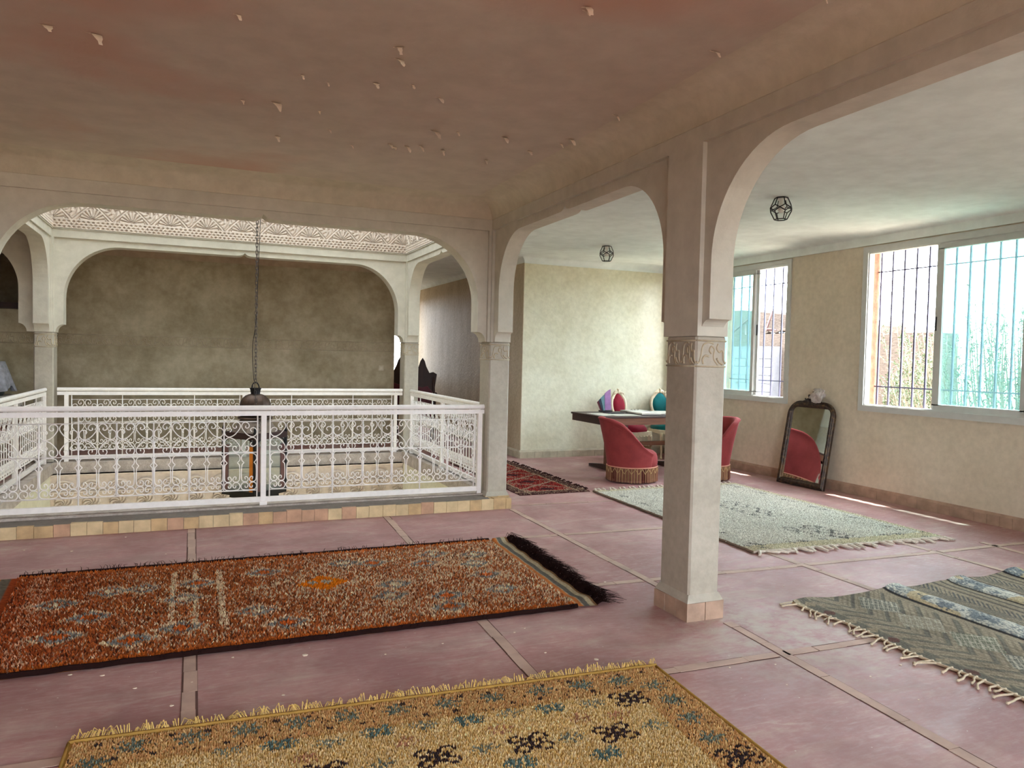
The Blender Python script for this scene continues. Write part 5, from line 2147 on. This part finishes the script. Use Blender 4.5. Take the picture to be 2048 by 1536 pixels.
# ------------------------------------------------------------------ leaning mirror
def mirror():
    root = empty('mirror', (7.065, 7.25, .0), math.radians(1.5))
    tag(root, 'tall arched mirror in a dark worn frame leaning under the windows', 'mirror')
    W, H = .385, 1.085
    bar = .085
    lean = Matrix.Rotation(math.radians(9.6), 4, 'Y')
    fn0 = lambda u, v, w: lean @ Vector((-w + .0, u, v))

    def outline(w_, h_, z0, r):
        P = [(-w_, z0), (w_, z0)]
        for k in range(13):
            a = k / 12 * PI / 2
            P.append((w_ - r + r * math.cos(a), h_ - r + r * math.sin(a)))
        for k in range(13):
            a = PI / 2 + k / 12 * PI / 2
            P.append((-w_ + r + r * math.cos(a), h_ - r + r * math.sin(a)))
        return P
    steps = [(0, .0), (0, .028), (.012, .040), (.022, .034), (.034, .046), (.052, .044), (.062, .030), (.072, .028), (.080, .018), (.085, .012), (.085, 0)]
    loops = []
    for ins, w in steps:
        r = max(.03, .20 - ins * 1.6)
        loops.append([fn0(u, v, w) for u, v in outline(W - ins, H - ins, ins, r)])
    mb = MB()
    n = len(loops[0])
    V = [p for l in loops for p in l]
    F = []
    for j in range(len(loops) - 1):
        for k in range(n):
            q = (k + 1) % n
            F.append((j * n + k, j * n + q, (j + 1) * n + q, (j + 1) * n + k))
    for k in range(n):
        q = (k + 1) % n
        F.append((k, q, (len(loops) - 1) * n + q, (len(loops) - 1) * n + k))
    mb.add(V, F)
    t = NT('worn_gilt_frame')
    p = t.pos(False)
    f = t.noise(p, 22, 8, .7)
    f2 = t.noise(p, 3, 3, .5)
    col = t.ramp(f, [(.35, lin((38, 30, 28))), (.55, lin((70, 56, 46))), (.68, lin((128, 100, 62)))])
    col = t.mix(t.ramp(f2, [(.56, (0, 0, 0)), (.72, (.7, .7, .7))]), col, lin((150, 112, 62)))
    t.bump(f, .003)
    fm = t.fin(col, .45, .5, .35)
    mb.build('frame', fm, root, smooth=True, angle=35)
    # beaded ornament along the bars
    rnd = random.Random(2)
    for s in (-1, 1):
        mb = MB()
        for k in range(34):
            v = .12 + k * .022
            mb.tube([fn0(s * (W - .048) - .008, v, .044), fn0(s * (W - .048), v + .008, .052), fn0(s * (W - .048) + .008, v, .044)], .0036, 5)
        mb.build('carved_beading', plain('dark_bronze_beading', (66, 54, 48), .5, .5, metal=.4), root, smooth=True)
    P = outline(W - bar + .004, H - bar + .004, bar - .004, .05)
    mb = MB()
    mb.prism(P, lambda u, v, w: fn0(u, v, w), .010, .014)
    g = bpy.data.materials.new('silvered_glass')
    g.use_nodes = True
    b = g.node_tree.nodes['Principled BSDF']
    b.inputs['Base Color'].default_value = (.70, .74, .70, 1)
    b.inputs['Metallic'].default_value = 1
    b.inputs['Roughness'].default_value = .03
    mb.build('mirror_glass', g, root)
    mb = MB()
    mb.prism(outline(W - .03, H - .03, .03, .16), lambda u, v, w: fn0(u, v, w), -.006, .0)
    mb.build('backing_board', plain('backing_board', (92, 74, 56), .9, .1), root)
    # carved crest of leaves
    mb = MB()
    for s in (-1, 1):
        for P, r in (([(s * .02, H - .02, .02), (s * .07, H + .02, .03), (s * .10, H + .01, .03), (s * .135, H + .035, .02)], [.022, .018, .014, .006]),
                     ([(s * .01, H, .02), (s * .035, H + .055, .035), (s * .07, H + .075, .03), (s * .062, H + .045, .03)], [.020, .017, .012, .008]),
                     ([(s * .06, H - .01, .02), (s * .13, H - .004, .03), (s * .17, H - .03, .02)], [.016, .014, .006])):
            C2 = catmull([fn0(*q) for q in P], 5)
            L = len(C2)
            rr = [np.interp(i / (L - 1) * (len(r) - 1), range(len(r)), r) for i in range(L)]
            mb.tube(C2, rr, 8)
    C2 = catmull([fn0(.0, H - .01, .02), fn0(.0, H + .05, .04), fn0(.0, H + .10, .03), fn0(.02, H + .125, .02)], 5)
    mb.tube(C2, [.028 - .0013 * i for i in range(len(C2))], 8)
    mb.build('crest', plain('dark_carved_crest', (48, 40, 40), .6, .4, bump=.002), root, smooth=True)


mirror()


def cloth_bundle():
    """crumpled pale cloth hung over the crest"""
    N, K = 46, 34
    c = np.array([7.15, 7.105, 1.155])
    th, ph = np.meshgrid(np.linspace(0, 2 * PI, N, endpoint=False), np.linspace(.02, PI - .02, K))
    r = 1 + .16 * np.sin(3 * th + 4 * ph) + .11 * np.sin(7 * th - 5 * ph + 1) + .07 * np.sin(11 * th + 9 * ph)
    x = c[0] + .050 * r * np.sin(ph) * np.cos(th)
    y = c[1] - .095 * r * np.sin(ph) * np.sin(th) - .03 * np.cos(ph)
    z = c[2] + .075 * r * np.cos(ph) + .02 * np.sin(5 * th) * np.sin(ph)
    V = np.stack([x, y, z], -1).reshape(-1, 3)
    i = np.arange(N * K).reshape(K, N)
    F = np.stack([i[:-1], np.roll(i, -1, 1)[:-1], np.roll(i, -1, 1)[1:], i[1:]], -1).reshape(-1, 4)
    o = np_mesh('crumpled_cloth', V, F, plain('pale_cloth', (188, 180, 172), .9, .1, var=.2, scale=30, bump=.002), None, None, True)
    tag(o, 'crumpled pale cloth bundled over the crest of the mirror', 'cloth')


cloth_bundle()

# ------------------------------------------------------------------ switch plate
sw = empty('light_switch', (2.99, 12.898, 1.31))
tag(sw, 'square beige light switch at the right of the olive far wall', 'switch')
mb = MB()
mb.bbox(-.045, .045, -.010, .0, -.045, .045, .003)
mb.build('plate', plain('switch_beige', (196, 186, 160), .4, .4), sw)
mb = MB()
mb.bbox(-.026, .026, -.015, -.008, -.026, .026, .002)
mb.build('rocker', plain('switch_rocker', (206, 198, 176), .4, .4), sw)


# ------------------------------------------------------------------ dark carved armchairs in the corridor
def carved_chair(x, y, rz, label, first=None):
    if first:
        r = copy_tree(first)
        r.location = (x, y, 0)
        r.rotation_euler = (0, 0, rz)
        r['label'] = label
        return r
    root = empty('carved_armchair', (x, y, 0), rz)
    tag(root, label, 'chair', 'dark carved armchairs in the far corridor')
    w = M['dark_wood']
    mb = MB()
    for s in (-1, 1):
        mb.tube(catmull([(-.24, s * .23, 0), (-.23, s * .23, .45), (-.27, s * .22, .85), (-.31, s * .20, 1.15)], 4), .024, 8)
    P = [(-.22, .86), (-.25, 1.05), (-.27, 1.20), (-.20, 1.24), (-.13, 1.22), (-.07, 1.34), (-.04, 1.44), (0, 1.50), (.04, 1.44), (.07, 1.34), (.13, 1.22), (.20, 1.24), (.27, 1.20), (.25, 1.05), (.22, .86), (.10, .90), (0, .86), (-.10, .90)]
    mb.prism(P, lambda u, v, q: Vector((-.30 - (v - .9) * .06 + q, u, v)), -.018, .018)
    mb.build('backrest', w, root)
    mb = MB()
    P = [(-.17, .52), (.17, .52), (.19, .88), (.10, .98), (0, .95), (-.10, .98), (-.19, .88)]
    mb.prism(P, lambda u, v, q: Vector((-.245 - (v - .5) * .1 + q, u, v)), -.02, .02)
    mb.build('back_cushion', plain('oxblood_leather', (88, 10, 32), .5, .4), root)
    mb = MB()
    mb.bbox(-.24, .27, -.25, .25, .38, .44, .012)
    mb.build('seat_rail', w, root)
    mb = MB()
    mb.bbox(-.22, .26, -.235, .235, .44, .50, .03)
    mb.build('seat', plain('oxblood_seat', (92, 12, 34), .5, .4), root)
    for s in (-1, 1):
        mb = MB()
        C2 = catmull([(-.27, s * .23, .80), (-.10, s * .26, .84), (.12, s * .27, .80), (.24, s * .28, .86), (.28, s * .28, .82), (.24, s * .28, .77)], 5)
        mb.tube(C2, [.020 + .014 * min(1, i / len(C2) * 1.4) for i in range(len(C2))], 8)
        mb.tube(catmull([(.22, s * .28, .79), (.20, s * .26, .62), (.24, s * .24, .44)], 4), .019, 8)
        mb.build('armrest', w, root, smooth=True)
    for sx, sy in ((1, 1), (1, -1)):
        mb = MB()
        mb.tube(catmull([(sx * .23, sy * .22, .40), (sx * .25, sy * .23, .3), (sx * .22, sy * .22, .12), (sx * .25, sy * .23, 0)], 4), .022, 8)
        mb.build('leg', w, root, smooth=True)
    return root


cc = carved_chair(3.62, 14.6, math.radians(-130), 'dark carved armchair with oxblood seat left of the corridor window')
carved_chair(3.80, 13.2, math.radians(-110), 'dark carved armchair against the shiny corridor wall', cc)


# ------------------------------------------------------------------ left corner: cloth covered table and shelf
def skirted_table():
    root = empty('cloth_covered_table', (-2.62, 12.2, 0))
    tag(root, 'low table under a white cloth at the left edge of the picture', 'table')
    mb = MB()
    mb.bbox(-.32, .36, -.30, .30, .82, .86, .005)
    mb.build('tabletop', M['desk'], root)
    for sx, sy in ((-.28, -.26), (.32, -.26), (-.28, .26), (.32, .26)):
        mb = MB()
        mb.box(sx - .025, sx + .025, sy - .025, sy + .025, 0, .82)
        mb.build('leg', M['desk'], root)
    mb = MB()
    mb.box(-.30, .34, -.28, .28, .30, .80)
    mb.build('cupboard_body', M['desk'], root)
    o = empty('tablecloth', (-2.62, 12.2, .862))
    bpy.data.objects.remove(o)
    N = 72
    V, F = [], []
    rings = [(0.0, .0, 0), (.7, .006, 0), (1.0, .004, 0), (1.04, -.02, 0), (1.05, -.09, .02), (1.07, -.17, .035)]
    for sc, dz, wv in rings:
        for k in range(N):
            a = 2 * PI * k / N
            c_, s_ = math.cos(a), math.sin(a)
            e = (abs(c_) ** 24 + abs(s_) ** 24) ** (-1 / 24)
            q = sc + wv * math.sin(a * 14)
            V.append((.02 + c_ * e * .345 * q, s_ * e * .305 * q, dz + (wv * .8 * math.sin(a * 5) if wv else 0)))
    for i in range(len(rings) - 1):
        for k in range(N):
            q = (k + 1) % N
            F.append((i * N + k, i * N + q, (i + 1) * N + q, (i + 1) * N + k))
    mb = MB()
    mb.add(V, F)
    o = mb.build('tablecloth', plain('white_lace_cloth', (206, 202, 194), .9, .1), None, smooth=True)
    o.location = (-2.62, 12.2, .864)
    tag(o, 'short white cloth over the table at the left edge', 'cloth')


skirted_table()


def draped_lamp():
    N, K = 64, 12
    V, F = [], []
    rnd = random.Random(3)
    for j in range(K):
        t_ = j / (K - 1)
        R = .03 if j == 0 else .165 + .11 * t_
        z = .47 - .40 * max(0, (t_ - .08)) - (0 if j else 0)
        for k in range(N):
            a = 2 * PI * k / N
            f = 1 + (.10 * math.sin(a * 9 + 1) + .06 * math.sin(a * 15)) * t_
            zz = z - .05 * t_ * t_ * math.sin(a * 2.5 + 1)
            V.append((R * f * math.cos(a), R * f * math.sin(a), zz))
    for j in range(K - 1):
        for k in range(N):
            q = (k + 1) % N
            F.append((j * N + k, j * N + q, (j + 1) * N + q, (j + 1) * N + k))
    root = empty('draped_cage', (-2.57, 12.2, .870))
    tag(root, 'round object draped with a silvery cloth on the left table', 'cloth')
    mb = MB()
    mb.add(V, F)
    mb.build('drape', plain('silver_cloth', (176, 178, 186), .5, .4, var=.25, scale=20), root, smooth=True)
    mb = MB()
    mb.lathe([(.0, .0), (.15, .0), (.17, .03), (.16, .25), (.12, .42), (0.001, .455)], 24)
    mb.build('round_body', plain('dark_round_body', (60, 66, 62), .5, .4), root, smooth=True)


draped_lamp()
mb = MB()
mb.box(-4.5, -2.12, 12.55, 12.9, 2.085, 2.165)
o = mb.build('shelf', M['beam_wood'])
tag(o, 'dark wooden shelf board high on the wall at the far left', 'shelf')


# ------------------------------------------------------------------ peeling paint
def paint_flakes():
    spots = [(-.47, 4.29, .10), (-.67, 4.28, .07), (1.58, 2.99, .07), (.94, 3.78, .06), (.54, 4.39, .045), (.97, 3.93, .06), (.26, 4.99, .05), (.45, 4.95, .10), (.53, 5.7, .06), (.84, 5.35, .05),
             (.94, 4.33, .05), (1.14, 4.26, .05), (1.34, 4.4, .06), (1.51, 5.06, .09), (1.31, 5.52, .05), (1.43, 5.51, .07), (1.52, 5.46, .06), (1.71, 5.49, .06), (2.0, 4.97, .06), (2.11, 5.6, .05),
             (2.38, 3.13, .06), (2.44, 4.2, .06), (2.40, 2.47, .06), (2.42, 4.93, .05), (2.44, 4.8, .07), (.17, 3.75, .04), (2.30, 5.21, .05), (.73, 4.98, .04), (1.06, 5.68, .04), (.69, 4.44, .04), (1.59, 3.02, .05), (1.66, 5.0, .04), (1.36, 5.57, .05)]
    rnd = random.Random(77)
    for i, (x, y, s) in enumerate(spots):
        mb = MB()
        n = 6
        a0 = rnd.uniform(-.7, .7)
        s *= 1.25
        wid = s * rnd.uniform(.5, .9)
        R_ = s * rnd.uniform(.4, .65)
        V, F = [], []
        jag = [rnd.uniform(.5, 1.15) for _ in range(n + 1)]
        for k in range(n + 1):
            t_ = k / n
            a = t_ * 1.5
            px = R_ * math.sin(a)
            pz = -R_ * (1 - math.cos(a)) * 1.2 - .001
            wk = wid * (1 - t_ * .75) * jag[k]
            for s2 in (-1, 1):
                V.append(Vector((px, s2 * wk * .5 + t_ * wid * .3, pz)))
        for k in range(n):
            F.append((2 * k, 2 * k + 1, 2 * k + 3, 2 * k + 2))
        mb.add(V, F)
        o = mb.build('paint_flake', M['paint_chip'], recalc=False)
        o.location = (x, y, CEIL)
        o.rotation_euler = (0, 0, a0 * .6 - PI / 2)
        tag(o, 'small curl of pale paint peeling from the pinkish ceiling', 'paint flake', 'paint curls hanging from the ceiling')
    fl = [(.53, 3.89, .035), (1.71, 3.5, .014), (.19, 3.98, .015), (-.39, 3.96, .02), (-.53, 4.02, .018), (-.24, 3.76, .018), (-.08, 3.52, .02), (.38, 3.46, .015), (.09, 3.37, .012), (0.0, 3.74, .012), (1.67, 3.82, .012),
          (1.75, 3.86, .010), (2.64, 4.49, .018), (1.24, 3.8, .012), (.92, 3.76, .012), (-.51, 6.85, .016), (-.85, 6.49, .02), (-1.18, 6.63, .016), (-.19, 6.19, .014), (3.38, 2.73, .016), (3.11, 2.68, .012), (3.11, 2.41, .010),
          (2.76, 2.96, .012), (2.64, 2.75, .010), (3.79, 4.01, .012), (2.51, 3.01, .012), (1.92, 3.33, .032)]
    for i, (x, y, s) in enumerate(fl):
        s *= .62
        mb = MB()
        n = 6
        P = [(s * rnd.uniform(.5, 1) * math.cos(2 * PI * k / n), s * rnd.uniform(.35, .8) * math.sin(2 * PI * k / n)) for k in range(n)]
        mb.prism(P, lambda u, v, w: Vector((u, v, w)), .0012, .0032)
        o = mb.build('paint_flake', M['paint_chip'])
        o.location = (x, y, 0)
        if i == len(fl) - 1:
            tag(o, 'largest white paint chip on the floor beyond the yellow rug', 'paint flake', 'paint chips scattered on the floor')
        else:
            tag(o, 'tiny pale paint chip lying on the mauve floor', 'paint flake', 'paint chips scattered on the floor')


paint_flakes()


# ------------------------------------------------------------------ outside
def outside():
    mb = MB()
    mb.box(7.6, 300, -200, 300, -3.7, -3.5)
    o = mb.build('ground', plain('dusty_ground', (170, 156, 136), .95, .05, var=.12, scale=.6, world=True))
    tag(o, kind='structure')
    brick = NT('mud_brick')
    p = brick.pos()
    f = brick.noise(p, 1.2, 8, .65)
    f2 = brick.noise(p, 9, 6, .7, (1, 1, 4))
    col = brick.ramp(f, [(.3, lin((66, 57, 51))), (.7, lin((84, 74, 66)))])
    col = brick.mix(.45, col, brick.ramp(f2, [(.35, lin((52, 44, 40))), (.65, lin((98, 86, 76)))]))
    brick.bump(f2, .03)
    mud = brick.fin(col, .95, .05)
    root = empty('mud_brick_house', (16, 13.5, -3.5))
    tag(root, 'low mud brick house with rubble on its roof beyond the olive tree', 'building')
    mb = MB()
    rnd = random.Random(5)
    mb.prism([(-2.6, 0), (7.5, 0), (7.5, 5.80), (1.7, 5.82), (-1.0, 5.78), (-2.6, 5.76)], lambda u, v, w: Vector((w, u, v)), -2, -1.2)
    mb.build('front_wall', mud, root)
    mb = MB()
    P = [(1.3, 5.0), (6.9, 5.0), (6.9, 6.62), (4.2, 6.58), (3.0, 6.44), (1.9, 6.30), (1.3, 6.12)]
    mb.prism(P, lambda u, v, w: Vector((w, u, v)), -1.19, 2)
    mb.build('upper_wall', mud, root)
    mb = MB()
    mb.box(-2.02, -1.9, 2.6, 3.4, 4.0, 4.3)
    mb.box(-2.02, -1.95, -2, 2, 3.9, 4.0)
    mb.build('ledge', M['cement'], root)
    for k in range(5):
        mb = MB()
        y = 1.3 + k * .75
        mb.tube([(-1.6, y, 5.80), (-1.2 + rnd.uniform(-.2, .3), y + rnd.uniform(-.8, .8), 6.30 + rnd.uniform(-.1, .2))], .03, 6)
        mb.build('roof_pole', M['dark_wood'], root)
    mb = MB()
    for k in range(26):
        y = 1.2 + rnd.uniform(0, 1.6)
        s = rnd.uniform(.05, .14)
        M2 = Matrix.Translation((-1.5 + rnd.uniform(-.3, .5), y, 5.84 + rnd.uniform(0, .12))) @ Matrix.Rotation(rnd.uniform(0, 3), 4, 'Z') @ Matrix.Rotation(rnd.uniform(-.6, .6), 4, 'X')
        mb.box(-s, s, -s * .7, s * .7, -s * .3, s * .3, k % 3, M2)
    mb.build('rubble', [plain('blue_tarp', (150, 176, 200), .6, .3), mud, M['dark_wood']], root)
    # whitewashed block wall in front of it
    root = empty('whitewashed_block_wall', (13.7, 17.9, -3.5))
    tag(root, 'whitewashed rough block wall seen through the smaller window', 'wall')
    mb = MB()
    nc, nr = 12, 26
    mb.box(.0, .22, -2.75, 2.4, 0, 5.48)
    for j in range(nr):
        for i in range(nc):
            y = -2.97 + i * .44 + (.22 if j % 2 else 0)
            z = j * .215
            if z + .2 > 5.5:
                continue
            d = rnd.uniform(-.025, .025)
            mb.box(-.12 + d, .0, max(-2.75, y), min(2.4, y + .425), z, z + .205)
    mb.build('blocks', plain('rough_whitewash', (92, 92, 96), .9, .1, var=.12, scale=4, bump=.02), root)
    o = empty('red_shed', (14.6, 23.0, -3.5))
    tag(o, 'faded red shed behind the whitewashed wall', 'building')
    mb = MB()
    mb.box(-.5, 1.5, -1.4, 2.2, 0, 6.15)
    mb.build('walls', plain('faded_red', (96, 48, 46), .9, .1), o)
    mb = MB()
    mb.box(-.55, 1.55, -1.45, 2.25, 6.15, 6.22)
    mb.build('roof', M['cement'], o)


outside()


def olive_tree():
    root = empty('olive_tree', (10.6, 6.6, -3.5))
    tag(root, 'olive tree with slender silvery leaves outside the big window', 'tree')
    rng = np.random.default_rng(12)
    rnd = random.Random(12)
    O = Vector((10.6, 6.6, -3.5))
    bark = plain('grey_bark', (120, 108, 92), .9, .1, var=.25, scale=10, bump=.01)
    prof = [(4.0, 2.1), (4.6, 2.6), (5.2, 2.35), (5.6, 2.5), (6.1, 2.35), (6.5, 2.15), (6.9, 2.62), (7.15, 2.2), (7.5, 2.72), (7.9, 1.95), (8.35, 2.2), (8.7, 1.5), (9.05, 1.25), (9.3, .7)]
    ys = [p[0] for p in prof]
    zs = [p[1] for p in prof]
    mb = MB()
    tips = []
    for k in range(300):
        y = rnd.uniform(3.9, 9.2)
        zt = float(np.interp(y, ys, zs)) + rnd.uniform(-.15, .12)
        if rnd.random() < .62:
            zt -= rnd.random() ** .8 * (zt + .6)
        x = 10.4 + rnd.gauss(0, .5)
        tip = Vector((x, y, zt)) - O
        base = Vector((rnd.uniform(-.15, .15), (y - 6.6) * .3, 1.6 + rnd.uniform(0, .8)))
        mid = base.lerp(tip, .6) + Vector((rnd.uniform(-.2, .2), (y - 6.6) * .12, -.15))
        C2 = catmull([base, mid, tip], 6)
        mb.tube(C2, [.022 - .0015 * i for i in range(len(C2))], 5)
        tips.append(C2)
    mb.tube(catmull([(0, 0, 0), (.1, .05, .8), (-.05, 0, 1.6), (0, .05, 2.3)], 5), [.20, .19, .18, .17, .16, .16, .15, .15, .15, .14, .14, .13, .12, .11, .10, .09], 10)
    mb.build('trunk', bark, root, smooth=True)
    V, C = [], []
    for C2 in tips:
        L = len(C2)
        for s in range(46):
            t_ = .30 + .70 * (s / 46)
            i = min(L - 2, int(t_ * (L - 1)))
            p = C2[i].lerp(C2[i + 1], t_ * (L - 1) - i)
            tang = (C2[i + 1] - C2[i]).normalized()
            # little side twig
            if s % 3 == 0 and s < 44:
                td = (Vector((rnd.uniform(-1, 1), rnd.uniform(-1, 1), rnd.uniform(-.3, 1))).normalized() * .7 + tang * .7).normalized()
                tl = rnd.uniform(.10, .26)
                pts = [p + td * tl * q / 7 for q in range(1, 8)]
            else:
                td, pts = tang, [p]
            for q in pts:
                for sd in (-1, 1):
                    d = (td * .75 + Vector((rnd.gauss(0, 1), rnd.gauss(0, 1), rnd.gauss(0, .7))).normalized() * .75).normalized()
                    l = rnd.uniform(.040, .066)
                    w_ = d.cross(Vector((rnd.gauss(0, 1), rnd.gauss(0, 1), rnd.gauss(0, 1)))).normalized() * l * .13
                    V += [q, q + d * l * .5 + w_, q + d * l, q + d * l * .5 - w_]
                    g = rnd.random()
                    c = (.035 + .04 * g, .055 + .045 * g, .02 + .02 * g) if g < .7 else (.11, .14, .085)
                    C += [c] * 4
    V = np.array([tuple(v) for v in V])
    F = np.arange(len(V)).reshape(-1, 4)
    o = np_mesh('foliage', V, F, M['leaf'], root, np.array(C))
    tag(o, kind='stuff')


olive_tree()
